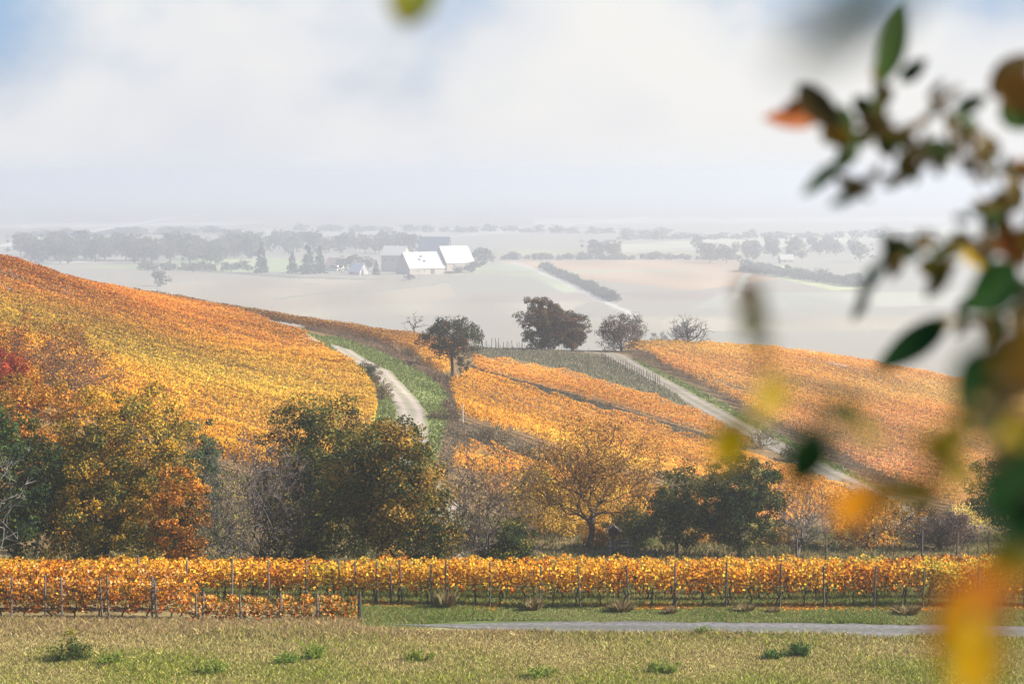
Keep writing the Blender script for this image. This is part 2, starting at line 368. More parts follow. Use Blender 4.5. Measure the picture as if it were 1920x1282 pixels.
strip('road', resample(ROAD, 0.5), 1.5, M_ROAD, (0.165, 0.147, 0.145), 0.05, 0.1, taper=8)

# ------------------------------------------------------------------ colours
GOLD, ORANGE, RUST = (0.84, 0.39, 0.018), (0.72, 0.24, 0.012), (0.36, 0.085, 0.010)
YEL, OLIVE, DKGREEN = (0.80, 0.53, 0.05), (0.24, 0.21, 0.025), (0.020, 0.036, 0.010)
GREEN, BROWN, RED = (0.07, 0.12, 0.02), (0.16, 0.075, 0.03), (0.24, 0.028, 0.014)
PALE, PEACH = (0.82, 0.52, 0.13), (0.74, 0.31, 0.06)
GREYB, BARK = (0.11, 0.085, 0.07), (0.055, 0.042, 0.033)
def palette(n, cols, wts, rng=R):
    w = np.array(wts, float); w /= w.sum(); i = rng.choice(len(cols), n, p=w); c = np.array(cols)[i]
    return c * rng.uniform(0.7, 1.25, (n, 1))

# ------------------------------------------------------------------ vineyards on the slopes
def colour_field(ctrl):
    pts = np.array([hit(a[0], a[1]) for a in ctrl])
    cs = np.array([a[2] for a in ctrl]); r = ctrl[0][3] if len(ctrl[0]) > 3 else 22.0
    def f(x, y):
        w = np.exp(-(((x[:, None] - pts[:, 0]) / r) ** 2 + ((y[:, None] - pts[:, 1]) / (r * 1.6)) ** 2)) + 1e-6
        return (w @ cs) / w.sum(1, keepdims=True)
    return f
def vineyard(name, label, poly, ang, colf, per_m=48, hgt=1.75, spacing=1.9, leaf=0.2, cut=None, dark=0.14, wid=0.21, bottom=0.45, group=None):
    c, s = math.cos(ang), math.sin(ang); ctr = poly.mean(0); rel = poly - ctr
    A_ = rel @ np.array([c, s]); B_ = rel @ np.array([-s, c])
    Ps = []
    for b in np.arange(B_.min(), B_.max(), spacing):
        n = int((A_.max() - A_.min()) * per_m); a = R.uniform(A_.min(), A_.max(), n)
        xx, yy = ctr[0] + a * c - b * s, ctr[1] + a * s + b * c
        k = inside(xx, yy, poly)
        if cut is not None: k &= ~cut(xx, yy)
        Ps.append(np.stack([xx[k], yy[k], np.full(k.sum(), b)], 1))
    q = np.concatenate(Ps); n = len(q)
    g1, g2 = Noise(1.1, 31), Noise(7, 32)
    top = hgt * (1 + 0.10 * g1(q[:, 0], q[:, 1]))
    lat = R.normal(0, wid * 0.6, n); hh = bottom + (top - bottom) * R.beta(1.5, 1.0, n)
    X_, Y_ = q[:, 0] - s * lat, q[:, 1] + c * lat
    Z_ = H(X_, Y_) + hh
    col = colf(X_, Y_) * np.exp(0.16 * np.sin(q[:, 2] * 91.7 + np.floor(q[:, 2] / spacing) * 2.4))[:, None]
    j = R.random(n)
    col = col * np.exp(R.normal(0, 0.29, n) + 0.24 * g2(X_, Y_) - 0.05)[:, None]
    tint = np.where(j < 0.16, 1, np.where(j < 0.30, 2, np.where(j < 0.32 + dark, 3, 0)))
    col[tint == 1] = np.array(YEL) * 0.5 + col[tint == 1] * 0.6
    col[tint == 2] = col[tint == 2] * np.array((0.85, 0.6, 0.6))
    col[tint == 3] = col[tint == 3] * np.array((0.25, 0.4, 0.8))
    V, F = leaves(np.stack([X_, Y_, Z_], 1), leaf, np.array([[0.60, -0.40, 0.70]]), 0.55)
    o = mesh(name, V, F, M_VINE, rep4(np.clip(col, 0.004, 0.95)))
    tag(o, label, 'vineyard', group, 'stuff'); return o
LF = P((-260,'Y',150),(0,'Y',148),(150,800),(300,850),(480,900),(640,860),(700,812),(708,780),(702,745),(680,718),(650,694),(610,667),(580,652),(550,'Y',306),(400,'Y',345),(200,'Y',335),(0,'Y',315),(-260,'Y',300))
lf_col = colour_field([(10,510,(0.26,0.05,0.008),12.0),(60,535,(0.34,0.075,0.01)),(0,550,(0.36,0.09,0.01)),(150,570,(0.38,0.09,0.01)),(220,600,(0.46,0.13,0.012)),(100,560,(0.5,0.14,0.012)),(20,585,(0.16,0.13,0.02)),(130,630,(0.5,0.3,0.02)),(300,690,(0.5,0.38,0.03)),(420,740,(0.5,0.38,0.04)),(560,680,(0.6,0.26,0.02)),(650,780,GOLD),(390,670,GOLD),(300,620,(0.62,0.2,0.015)),(260,620,ORANGE),(100,600,(0.42,0.28,0.02)),(40,640,(0.4,0.17,0.02)),(330,600,ORANGE),
    (200,660,(0.62,0.36,0.03)),(250,680,(0.42,0.32,0.03)),(350,650,(0.78,0.34,0.02)),(420,620,(0.5,0.17,0.02)),(500,640,(0.55,0.2,0.03)),(560,650,(0.6,0.25,0.05)),(480,660,GOLD),(560,700,GOLD),(400,720,(0.5,0.4,0.05)),
    (450,770,(0.74,0.42,0.05)),(620,740,YEL),(350,760,GOLD),(250,730,ORANGE),(600,790,(0.76,0.44,0.06)),(680,700,ORANGE),(690,750,GOLD),(200,780,GOLD),(520,740,(0.6,0.42,0.05))])
angL = math.atan2(*(P((640,700))[0] - P((300,640))[0])[::-1])
vineyard('hillside_vineyard', 'golden orange hillside vineyard climbing to the rust red crest at left', LF, angL, lf_col, 105, 1.6, 1.7, 0.165,
         lambda a, b: dist_line(a, b, LPATH[::4]) < 2.0)
mid = P((900,683))[0], P((1400,812))[0]; angM = math.atan2(mid[1][1] - mid[0][1], mid[1][0] - mid[0][0])
def flat_c(c, seed, amp=0.25):
    g = Noise(9, seed)
    return lambda a, b: np.array(c)[None] * (1 + amp * g(a, b))[:, None].clip(0.5, 1.6)
near_R = lambda a, b: dist_line(a, b, RPATH[::4]) < 4.2
cut_mid = lambda a, b: (dist_line(a, b, RPATH[::4]) < 4.6) | (dist_line(a, b, np.array([uy(847, 291), uy(845, 262)])) < 1.3)
STRIP = P((250,'Y',338),(400,'Y',334),(540,'Y',330),(640,630),(720,651),(780,676),(835,712),(850,690),(880,'Y',345),(780,'Y',352),(600,'Y',348),(400,'Y',345),(250,'Y',344))
vineyard('hillside_vineyard', 'narrow rust brown vineyard strip on the ridge beyond the green verge', STRIP, math.atan2(STRIP[3][1] - STRIP[1][1], STRIP[3][0] - STRIP[1][0]),
         colour_field([(480,617,(0.14,0.06,0.02),12.0),(560,628,(0.17,0.07,0.02)),(640,642,(0.34,0.13,0.03)),(720,650,(0.62,0.26,0.03)),(800,690,(0.7,0.33,0.04))]), 90, 1.7, 1.8, 0.17)
UP = P((880,682),(960,694),(1080,720),(1180,749),(1290,784),(1400,828),(1470,866),(1400,852),(1300,817),(1200,784),(1100,757),(1000,728),(890,696))
vineyard('hillside_vineyard', 'amber vineyard strip just below the bare stakes, above the dark weedy gap', UP, angM, flat_c((0.70, 0.30, 0.04), 41), 100, 1.55, 1.9, 0.165, near_R)
MID = P((845,735),(885,716),(1000,746),(1100,777),(1200,805),(1300,839),(1380,862),(1470,896),(1570,930),(1650,950),(1700,'Y',182),(1600,'Y',178),(1300,912),(1150,888),(1030,846),(930,812),(868,796))
vineyard('hillside_vineyard', 'broad orange vineyard in the middle, running from the fruit tree down to the right', MID, angM,
         colour_field([(880,740,GOLD,15.0),(950,720,PEACH),(1000,770,GOLD),(1100,780,PEACH),(1200,830,(0.72,0.36,0.07)),(1300,830,PEACH),(1400,870,(0.72,0.34,0.07)),(1100,830,GOLD),(900,700,ORANGE)]), 100, 1.55, 1.9, 0.165, cut_mid)
LOW = P((845,880),(870,858),(920,862),(1020,892),(1150,922),(1250,950),(1400,960),(1560,970),(1500,1000),(1300,1000),(1100,990),(960,960),(880,900))
vineyard('hillside_vineyard', 'low orange vineyard patch partly hidden behind the bare thorn bushes', LOW, angM, flat_c((0.72, 0.31, 0.04), 43, .3), 80, 1.6, 1.9, 0.15)
GAP2 = P((1440,'Y',362),(1520,'Y',345),(1620,717),(1720,742),(1850,778),(1950,'Y',288))
RT = P((1170,'Y',372),(1200,670),(1290,712),(1400,770),(1500,826),(1600,880),(1690,930),(1960,1000),(2200,'Y',220),(2200,'Y',340),(1900,'Y',350),(1600,'Y',365),(1400,'Y',375))
GAP = P((1330,724),(1420,754),(1560,791),(1700,824),(1900,860))
vineyard('hillside_vineyard', 'hazy peach coloured vineyard covering the right hand slope up to the crest', RT, angM,
         colour_field([(1250,690,(0.55,0.2,0.04),10.0),(1350,670,PALE),(1480,690,PEACH),(1600,700,(0.6,0.25,0.08)),(1700,740,PALE),(1560,672,(0.36,0.2,0.12)),(1640,692,(0.36,0.2,0.12)),(1500,662,(0.4,0.2,0.1)),(1640,670,GOLD),(1540,700,GOLD),(1450,770,PEACH),(1400,740,(0.7,0.4,0.1)),(1700,830,(0.66,0.34,0.12)),(1600,830,(0.6,0.27,0.1)),(1850,800,PEACH)]),
         90, 1.55, 1.9, 0.17, lambda a, b: (dist_line(a, b, GAP) < 1.2) | (dist_line(a, b, GAP2) < 1.1) | (dist_line(a, b, RPATH[::4]) < 4.2))
BR = P((1780,'Y',150),(1860,'Y',138),(2050,'Y',138),(2050,'Y',175),(1850,'Y',170))
vineyard('hillside_vineyard', 'pale yellow green vineyard corner behind the lane at the right edge', BR, 0.1, flat_c((0.58, 0.42, 0.09), 44), 60, 1.8, 2.0, 0.14)

# ------------------------------------------------------------------ trees and bushes
def grow(targets, trunk, bf, step, rng, wob=0.06):
    """nodes joined one by one to the nearest cheap node: returns points, parents"""
    Pn = [np.array(p, float) for p in trunk]; par = [-1] + list(range(len(trunk) - 1)); ln = [0.0]
    for i in range(1, len(Pn)): ln.append(ln[-1] + np.linalg.norm(Pn[i] - Pn[i - 1]))
    n0 = len(Pn); cap = n0 + len(targets) * 12; Q = np.zeros((cap, 3)); Q[:n0] = Pn; Lq = np.zeros(cap); Lq[:n0] = ln; pr = np.full(cap, -1); pr[:n0] = par; n = n0
    minz = trunk[max(1, len(trunk) // 2)][2]
    order = np.argsort(np.linalg.norm(targets - Q[n0 - 1], axis=1) + rng.uniform(0, 0.5, len(targets)))
    lo = max(1, n0 // 2)
    for k in order:
        t = targets[k]; d = np.linalg.norm(Q[lo:n] - t, axis=1) + np.maximum(0, Q[lo:n, 2] - t[2]) * 1.2
        j = lo + int(np.argmin(d + bf * Lq[lo:n])); p0 = Q[j].copy(); dd = np.linalg.norm(t - p0); m = max(1, min(6, int(dd / step)))
        side = rng.normal(0, wob * dd, 3); side[2] = abs(side[2]) * -0.3
        last = j
        for i in range(1, m + 1):
            f = i / m; q = p0 + (t - p0) * f + side * math.sin(PI * f)
            if n >= cap: break
            Q[n] = q; pr[n] = last; Lq[n] = Lq[last] + dd / m; last = n; n += 1
    return Q[:n], pr[:n]
def skeleton(Q, pr, tip, expo, cap, k, col, mb, twig=0, tl=0.4, tw=0.012, rng=R):
    n = len(Q); cnt = np.zeros(n); ch = np.zeros(n, int)
    for i in range(n - 1, 0, -1):
        if ch[i] == 0: cnt[i] += 1
        if pr[i] >= 0: cnt[pr[i]] += cnt[i]; ch[pr[i]] += 1
    r = np.minimum(tip * np.maximum(cnt, 1) ** expo, cap)
    i = np.arange(1, n); r0 = np.minimum(r[pr[i]], r[i] * 1.35)
    first = pr[i] == i - 1
    mb.tube(Q[pr[i]], Q[i], np.where(i < 6, r[pr[i]], r0), r[i], k, col)
    if twig:
        tips = np.nonzero(ch == 0)[0]; tips = np.repeat(tips, twig); d = Q[tips] - Q[pr[tips]]; d /= np.linalg.norm(d, axis=1, keepdims=True) + 1e-9
        d = d + rng.normal(0, 0.55, d.shape) + np.array((0, 0, .15)); st = Q[tips] - (Q[tips] - Q[pr[tips]]) * rng.uniform(0, 1, (len(tips), 1))
        en = st + d * tl * rng.uniform(0.5, 1.2, (len(tips), 1)); sd = np.cross(d, rng.normal(size=d.shape)); sd /= np.linalg.norm(sd, axis=1, keepdims=True)
        V = np.stack([st - sd * tw, st + sd * tw, en], 1).reshape(-1, 3); mb.add(V, np.arange(len(V)).reshape(-1, 3), col)
        return en
    return None
def crown_points(n, h, cb, rx, shape, seed, hollow=0.45, lump=0.22):
    g = np.random.default_rng(seed); q = g.normal(size=(n, 3)); q /= np.linalg.norm(q, axis=1, keepdims=True)
    if shape == 'cone':
        t = 1 - np.sqrt(g.uniform(0.0, 1, n)); a_ = g.uniform(0, 2 * PI, n); r_ = rx * (1.02 - t) ** .9 * np.sqrt(g.uniform(.15, 1, n)); q = np.stack([np.cos(a_) * .8, np.sin(a_) * .8, .3 + 0 * a_], 1)
        return np.stack([r_ * np.cos(a_), r_ * np.sin(a_), cb + (h * .97 - cb) * t], 1), q
    nz_ = Noise(0.55, seed + 1, 10); rr = g.uniform(0, 1, n) ** hollow * (1 + lump * nz_(q[:, 0], q[:, 1], q[:, 2]))
    q = q * rr[:, None]; zc = (h + cb) / 2; hz = (h - cb) / 2
    z = zc + q[:, 2] * hz; t = np.clip((z - cb) / (h - cb), 0, 1)
    f = {'round': 1.0 + 0 * t, 'vase': 0.45 + 0.75 * t, 'column': 0.9 + 0.1 * t, 'cone': 1.35 * (1 - t) ** 0.8 + 0.05, 'wide': 1.1 + 0 * t, 'dome': 1.15 - 0.25 * t}[shape]
    o_ = np.stack([q[:, 0] * rx * f, q[:, 1] * rx * f, z], 1)
    z9 = np.percentile(o_[:, 2], 99.3); o_[:, 2] = cb + (o_[:, 2] - cb) * (h * .97 - cb) / max(z9 - cb, .1)
    o_[:, :2] *= rx / max(np.percentile(np.abs(o_[:, 0]), 96), .05)
    return o_, q
def plant_tree(name, label, cat, u, Y, vtop, wpx, cols, wts, shape='round', cb=0.2, M=220, per=60, leaf=0.13, cr=0.5, bare=0, twig=3,
               bark=BARK, tip=0.012, expo=0.46, seed=1, group=None, stems=1, leafmat=None, vbase=None, hollow=0.45, lump=0.22, bf=0.25, tl=0.45, trunkname='trunk', dz=0.0, lean=0.0):
    rng = np.random.default_rng(seed * 77 + 5)
    if vbase: Y = float(hit(u, vbase)[1])
    x = (u - 960) / FPX * Y; z0 = h1(x, Y) + dz; top = at(u, vtop, Y)[2]; h = max(0.8, top - z0); rx = wpx / FPX * Y / 2
    root = empty(name, (x, Y, z0 - 0.05)); tag(root, label, cat, group)
    C, q = crown_points(M, h * 1.0, h * cb, rx * 0.95, shape, seed, hollow, lump)
    mb = MB(); leafP, leafN = [], []
    for s in range(stems):
        sub = C if stems == 1 else C[s::stems]
        th = h * max(cb * 1.15, 0.16) if stems == 1 else h * 0.12
        bx_, by_ = (rng.normal(0, rx * 0.12, 2) if stems > 1 else (0, 0)); cx_, cy_ = sub[:, 0].mean() * 0.6, sub[:, 1].mean() * 0.6
        tr = [(bx_ + (cx_ - bx_ + lean) * f * 0.5 + rng.normal(0, 0.02 * h * f), by_ + (cy_ - by_) * f * 0.5, th * f * 1.6) for f in np.linspace(0, 1, 6)]
        Q, pr = grow(sub, tr, bf, max(0.35, h * 0.07), rng)
        e = skeleton(Q, pr, tip, expo, h * 0.035 / math.sqrt(stems) + 0.03, 5 if bare == 0 else 4, bark, mb, twig if (bare or h < 4) else max(1, twig // 2), tl, 0.010 if bare else 0.012, rng)
        if bare and e is not None: leafP.append(e)
    mb.build(trunkname, M_BARK, root)
    n = M * per
    if n > 0:
        if bare:
            E = np.concatenate(leafP); i = rng.integers(0, len(E), n); Pp = E[i] + rng.normal(0, cr, (n, 3)) * 0.4; N = rng.normal(size=(n, 3))
            N /= np.linalg.norm(N, axis=1, keepdims=True); cl = i % 97
        else:
            i = np.repeat(np.arange(M), per); d = rng.normal(size=(n, 3)); d /= np.linalg.norm(d, axis=1, keepdims=True)
            crr = cr * rng.uniform(0.6, 1.35, M)[i][:, None]
            Pp = C[i] + d * crr * rng.uniform(0.25, 1, (n, 1)) ** 0.5 * np.array([1, 1, 0.75]); N = d * 0.7 + q[i] * 0.6 + np.array([0, 0, .25]); N /= np.linalg.norm(N, axis=1, keepdims=True); cl = i
        Pp[:, 2] = np.maximum(Pp[:, 2], 0.05)
        cc = np.exp(rng.normal(0, 0.25, M))[cl % M][:, None]
        wc = np.array(wts, float); wc /= wc.sum(); pick = rng.choice(len(cols), (M,), p=wc); own = rng.choice(len(cols), n, p=wc)
        idx = np.where(rng.random(n) < 0.68, pick[cl % M], own)
        col = np.array(cols)[idx] * cc * rng.uniform(0.65, 1.35, (n, 1))
        V, F = leaves(Pp, leaf, N, 0.55, rng)
        mesh('crown', V, F, leafmat or M_LEAF, rep4(np.clip(col, 0.003, 0.9)), root)
    return root
def copy_tree(o, parent=None):
    c = o.copy(); COL.objects.link(c)
    if parent is not None: c.parent = parent
    for ch in list(o.children): copy_tree(ch, c)
    return c
SH = 'bushes and trees of the thicket behind the vineyard'
T = plant_tree
# left end of the thicket
T('dark_tree', 'dark green tree cut by the left edge, with white dead twigs before it', 'tree', 20, 110, 765, 175, [DKGREEN, GREEN, (0.09, 0.10, 0.02)], [6, 2, 1], 'dome', .05, 230, 90, .13, .55, seed=2, group=SH)
T('dead_bush', 'pale leafless bush in front of the dark tree at the left edge', 'bush', -5, 106, 830, 120, [BROWN], [1], 'vase', .1, 90, 0, bare=1, twig=3, bark=(0.24, 0.22, 0.19), tip=.004, seed=3, stems=2)
T('maple_tree', 'large olive and gold leafed tree, biggest on the left, dark at its foot', 'tree', 190, 112, 728, 285, [(0.42, 0.24, 0.022), (0.17, 0.14, 0.02), (0.06, 0.07, 0.014), (0.55, 0.27, 0.03)], [4, 4, 3, 2], 'dome', .04, 520, 140, .12, .58, seed=4, group=SH, lump=.3)
T('maple_tree', 'golden brown tree behind the dark left one, under the red bush', 'tree', 60, 124, 700, 220, [(0.55, 0.24, 0.025), (0.26, 0.15, 0.02), (0.42, 0.15, 0.02)], [4, 3, 2], 'round', .1, 260, 80, .14, .6, seed=5, group=SH, lump=.3)
T('red_bush', 'crimson leafed bush on the slope at the left edge', 'bush', 5, 148, 655, 90, [RED, (0.5, 0.10, 0.02), RUST], [4, 2, 2], 'round', .05, 90, 70, .13, .45, seed=6, stems=3, group=SH)
T('brown_bush', 'rust brown half bare bush above the crimson one at the left edge', 'bush', 40, 160, 600, 210, [RUST, BROWN, (0.35, 0.16, 0.03)], [3, 4, 3], 'vase', .05, 300, 28, .13, .5, bare=1, twig=4, seed=7, stems=4, group=SH)
T('brown_bush', 'dull brown leafless bush between the golden tree and the yellow hillside', 'bush', 135, 150, 640, 150, [BROWN, (0.22, 0.12, 0.05)], [3, 2], 'vase', .05, 320, 14, .11, .4, bare=1, twig=5, seed=8, stems=4, group=SH, bark=(0.14, 0.09, 0.07))
T('grey_bush', 'grey brown twiggy bush on the slope right of the golden tree', 'bush', 275, 140, 770, 130, [BROWN, GREYB, OLIVE], [2, 2, 1], 'dome', .03, 220, 14, .1, .4, bare=1, twig=5, seed=9, stems=4, group=SH, bark=(0.12, 0.095, 0.08))
T('orange_bush', 'narrow orange leafed bush at the right foot of the big gold tree', 'bush', 335, 106, 872, 105, [(0.55, 0.2, 0.02), (0.34, 0.14, 0.02), (0.1, 0.07, 0.015)], [4, 3, 2], 'column', .02, 130, 80, .11, .38, seed=10, stems=2, group=SH)
T('green_shrub', 'slender blue green shrub poking up right of the big gold tree', 'shrub', 372, 118, 785, 80, [(0.045, 0.085, 0.035), (0.08, 0.12, 0.05)], [3, 2], 'column', .02, 120, 110, .09, .35, seed=11, stems=2, group=SH)
T('grey_bush', 'tall purplish grey leafless bush between the two dark trees', 'bush', 478, 108, 812, 190, [GREYB, BROWN], [3, 1], 'round', .05, 620, 7, .08, .3, bare=1, twig=6, seed=12, stems=5, group=SH, bark=(0.11, 0.088, 0.08), tip=.010)
T('grey_bush', 'low grey leafless bush at the foot of the tall purplish one', 'bush', 425, 104, 905, 90, [GREYB, OLIVE], [3, 1], 'dome', .02, 220, 10, .08, .3, bare=1, twig=5, seed=13, stems=4, group=SH, bark=(0.085, 0.075, 0.065))
T('oak_tree', 'tall dark olive tree with its top against the yellow hillside', 'tree', 590, 114, 748, 225, [DKGREEN, (0.10, 0.10, 0.016), (0.24, 0.17, 0.025), (0.05, 0.065, 0.014)], [4, 3, 2, 3], 'dome', .04, 420, 130, .115, .58, seed=14, group=SH, lump=.33)
T('oak_tree', 'broad dark tree with golden brown edges just below the pale track', 'tree', 730, 108, 792, 225, [DKGREEN, (0.34, 0.19, 0.03), (0.14, 0.12, 0.02), (0.42, 0.24, 0.04)], [4, 3, 3, 2], 'dome', .04, 460, 130, .115, .56, seed=15, group=SH, lump=.3)
T('grey_bush', 'brown grey fan of bare twigs right of the broad dark tree', 'bush', 905, 109, 835, 185, [GREYB, BROWN, (0.4, 0.24, 0.04)], [2, 2, 2], 'vase', .04, 620, 5, .09, .3, bare=1, twig=6, seed=16, stems=5, group=SH, bark=(0.09, 0.068, 0.055), tip=.010)
T('green_shrub', 'low dark green bush at the foot of the bare twigs, left of the bench', 'shrub', 960, 106, 975, 90, [DKGREEN, OLIVE], [3, 1], 'dome', .02, 70, 80, .1, .32, seed=17, stems=3, group=SH)
# middle
T('thorn_tree', 'spreading thin tree with dark trunk and sparse yellow leaves, left of the shrine', 'tree', 1108, 131, 790, 215, [(0.5, 0.27, 0.04), (0.22, 0.09, 0.03), (0.36, 0.2, 0.04)], [3, 3, 2], 'wide', .2, 620, 26, .1, .5, bare=1, twig=9, seed=18, group=SH, bark=(0.06, 0.04, 0.03), tip=.014, hollow=.6)
T('yellow_bush', 'yellow leafed bush behind and left of the thin spreading tree', 'bush', 1010, 138, 880, 130, [(0.62, 0.38, 0.05), (0.45, 0.27, 0.04), OLIVE], [4, 3, 1], 'dome', .02, 170, 50, .12, .5, seed=19, stems=3, group=SH)
T('yellow_bush', 'golden bush right behind the trunk of the thin spreading tree', 'bush', 1120, 142, 900, 170, [(0.66, 0.36, 0.04), (0.5, 0.3, 0.04)], [4, 3], 'dome', .02, 190, 50, .12, .5, seed=20, stems=3, group=SH)
T('yellow_bush', 'small amber bush left of the shrine roof', 'bush', 1125, 133, 985, 60, [(0.6, 0.28, 0.03), (0.4, 0.2, 0.03)], [1, 1], 'dome', .02, 50, 50, .1, .28, seed=21, stems=3, group=SH)
T('green_shrub', 'low green bush right beside the wayside shrine', 'shrub', 1195, 132, 950, 85, [(0.04, 0.07, 0.02), (0.12, 0.13, 0.03), OLIVE], [3, 2, 1], 'dome', .02, 110, 70, .09, .35, seed=22, stems=3, group=SH)
T('green_tree', 'dark green bush tree with olive top, left one of the paired round trees', 'tree', 1272, 129, 880, 125, [DKGREEN, (0.06, 0.075, 0.018), (0.17, 0.15, 0.03)], [4, 3, 2], 'dome', .05, 210, 85, .105, .42, seed=23, group=SH)
T('green_tree', 'round glossy dark green tree, right one of the pair right of the shrine', 'tree', 1390, 126, 852, 142, [DKGREEN, (0.035, 0.06, 0.015), (0.2, 0.17, 0.04)], [5, 4, 1.5], 'round', .06, 300, 95, .105, .42, seed=24, group=SH, lump=.12)
T('yellow_bush', 'gold bush peeping out between the two round dark trees', 'bush', 1330, 136, 985, 70, [(0.66, 0.36, 0.04), (0.5, 0.3, 0.05)], [1, 1], 'dome', .02, 60, 55, .11, .35, seed=25, stems=3, group=SH)
T('yellow_bush', 'amber bush low at the right side of the round dark tree', 'bush', 1455, 133, 985, 90, [(0.6, 0.32, 0.05), (0.4, 0.26, 0.06)], [1, 1], 'dome', .02, 70, 50, .11, .35, seed=26, stems=3, group=SH)
T('grey_bush', 'small grey leafless tree spreading like a fan right of the round dark tree', 'tree', 1508, 127, 905, 110, [GREYB], [1], 'vase', .12, 420, 1, .06, .3, bare=1, twig=6, seed=27, stems=2, group=SH, bark=(0.13, 0.11, 0.105), tip=.010)
T('orange_bush', 'orange gold bush with dark stems behind the blurred orange leaf', 'bush', 1640, 131, 915, 165, [(0.6, 0.27, 0.03), (0.42, 0.22, 0.03), (0.14, 0.09, 0.02)], [4, 3, 2], 'dome', .06, 210, 45, .11, .45, seed=28, stems=4, group=SH)
T('dark_bush', 'purple brown dark bush right of the orange gold one', 'bush', 1768, 131, 940, 135, [(0.05, 0.035, 0.03), (0.11, 0.06, 0.045), (0.2, 0.11, 0.08)], [4, 3, 1], 'dome', .04, 190, 50, .09, .4, bare=0, seed=29, stems=4, group=SH)
T('dark_tree', 'dark blue green tree at the right edge of the thicket', 'tree', 1905, 138, 860, 150, [(0.02, 0.04, 0.02), DKGREEN], [2, 3], 'round', .1, 230, 85, .11, .5, seed=30, group=SH)
# trees on the far slope
T('fruit_tree', 'single dark leafy tree standing in the vineyard beside the green verge', 'tree', 847, 290, 597, 104, [(0.07, 0.05, 0.025), (0.035, 0.05, 0.02), (0.14, 0.075, 0.03)], [3, 5, 1.5], 'dome', .27, 150, 60, .2, .75, seed=31, bark=(0.05, 0.035, 0.03), tip=.03)
T('green_shrub', 'small dark shrub growing at the foot of the single tree', 'shrub', 868, 289, 668, 22, [(0.04, 0.06, 0.03), BROWN], [2, 1], 'column', .02, 26, 50, .14, .3, seed=32, stems=2)
T('green_shrub', 'low dark tuft of shrub in the vineyard right of the single tree', 'shrub', 906, 286, 704, 30, [(0.07, 0.07, 0.035), BROWN], [2, 1], 'vase', .02, 30, 40, .13, .35, seed=33, stems=2)
T('bare_tree', 'thin crooked bare sapling on the skyline left of the single tree', 'tree', 776, 350, 587, 36, [BROWN], [1], 'round', .3, 34, 5, .12, .3, bare=1, twig=3, seed=34, tip=.03, bark=(0.07, 0.055, 0.05))
T('crest_tree', 'taller rusty leafed tree of the clump on the crest', 'tree', 1022, 352, 558, 76, [(0.13, 0.075, 0.03), (0.07, 0.06, 0.025), (0.22, 0.11, 0.04)], [4, 4, 1], 'column', .01, 360, 60, .2, .55, seed=35, stems=6, tip=.022, hollow=.5, lump=.3, bark=(0.05, 0.04, 0.035))
T('crest_tree', 'lower rounder rusty tree at the right of the crest clump', 'tree', 1072, 350, 584, 60, [(0.11, 0.07, 0.03), (0.07, 0.06, 0.03), (0.25, 0.1, 0.04)], [4, 4, 1], 'column', .02, 240, 70, .2, .55, seed=36, stems=3, tip=.02, bark=(0.05, 0.04, 0.035))
T('crest_tree', 'small round grey leaved tree where the pale track meets the crest', 'tree', 1166, 350, 596, 74, [(0.12, 0.07, 0.045), (0.07, 0.055, 0.04)], [1, 1], 'round', .02, 260, 34, .16, .5, bare=1, twig=4, seed=37, stems=4, tip=.02, tl=.6, bark=(0.07, 0.055, 0.05))
T('bare_tree', 'leafless round crowned tree with short trunk on the crest, rightmost', 'tree', 1292, 348, 590, 74, [BROWN], [1], 'wide', .2, 300, 0, bare=1, twig=4, seed=38, tip=.024, tl=.7, bark=(0.065, 0.055, 0.055))
T('green_shrub', 'dark bush at the left edge of the pale curving track', 'shrub', 694, 264, 680, 34, [(0.05, 0.07, 0.03), BROWN], [2, 1], 'dome', .02, 46, 60, .12, .4, seed=39, stems=3, vbase=722)
for n_, (u, Y, vt, w) in enumerate(((640,'Y',0,0),)[:0]): pass
BRAMB = [(714, 256, 724, 26, 'dark bush low on the grass left of the pale curving track'), (838, 262, 745, 34, 'brown bramble at the right rim of the green verge'), (848, 240, 770, 40, 'grey bramble beside the pale vineyard post'),
         (835, 222, 800, 50, 'brown bramble low on the verge above the bare twigs'), (800, 300, 702, 34, 'dark bramble on the verge rim left of the single tree'), (770, 312, 690, 30, 'bramble halfway up the right rim of the verge'),
         (915, 212, 806, 70, 'dry grey weeds between two orange vineyard patches'), (985, 205, 838, 80, 'grey brown weeds right of the dry grey weeds strip'), (1430, 246, 806, 44, 'grey green weeds beside the right hand track'), (1490, 236, 842, 40, 'lower grey green weeds beside the right hand track')]
for k, (u, Y, vt, w, lb) in enumerate(BRAMB):
    T('bramble', lb, 'bramble', u, Y, vt, w, [(0.14, 0.09, 0.05), (0.09, 0.09, 0.04), (0.22, 0.16, 0.09)], [3, 2, 2], 'dome', .02, 60, 24, .13, .4, bare=1, twig=4, seed=50 + k, stems=3, vbase=750 if k == 0 else None, tip=.012, group='brambles and weeds on the slope')

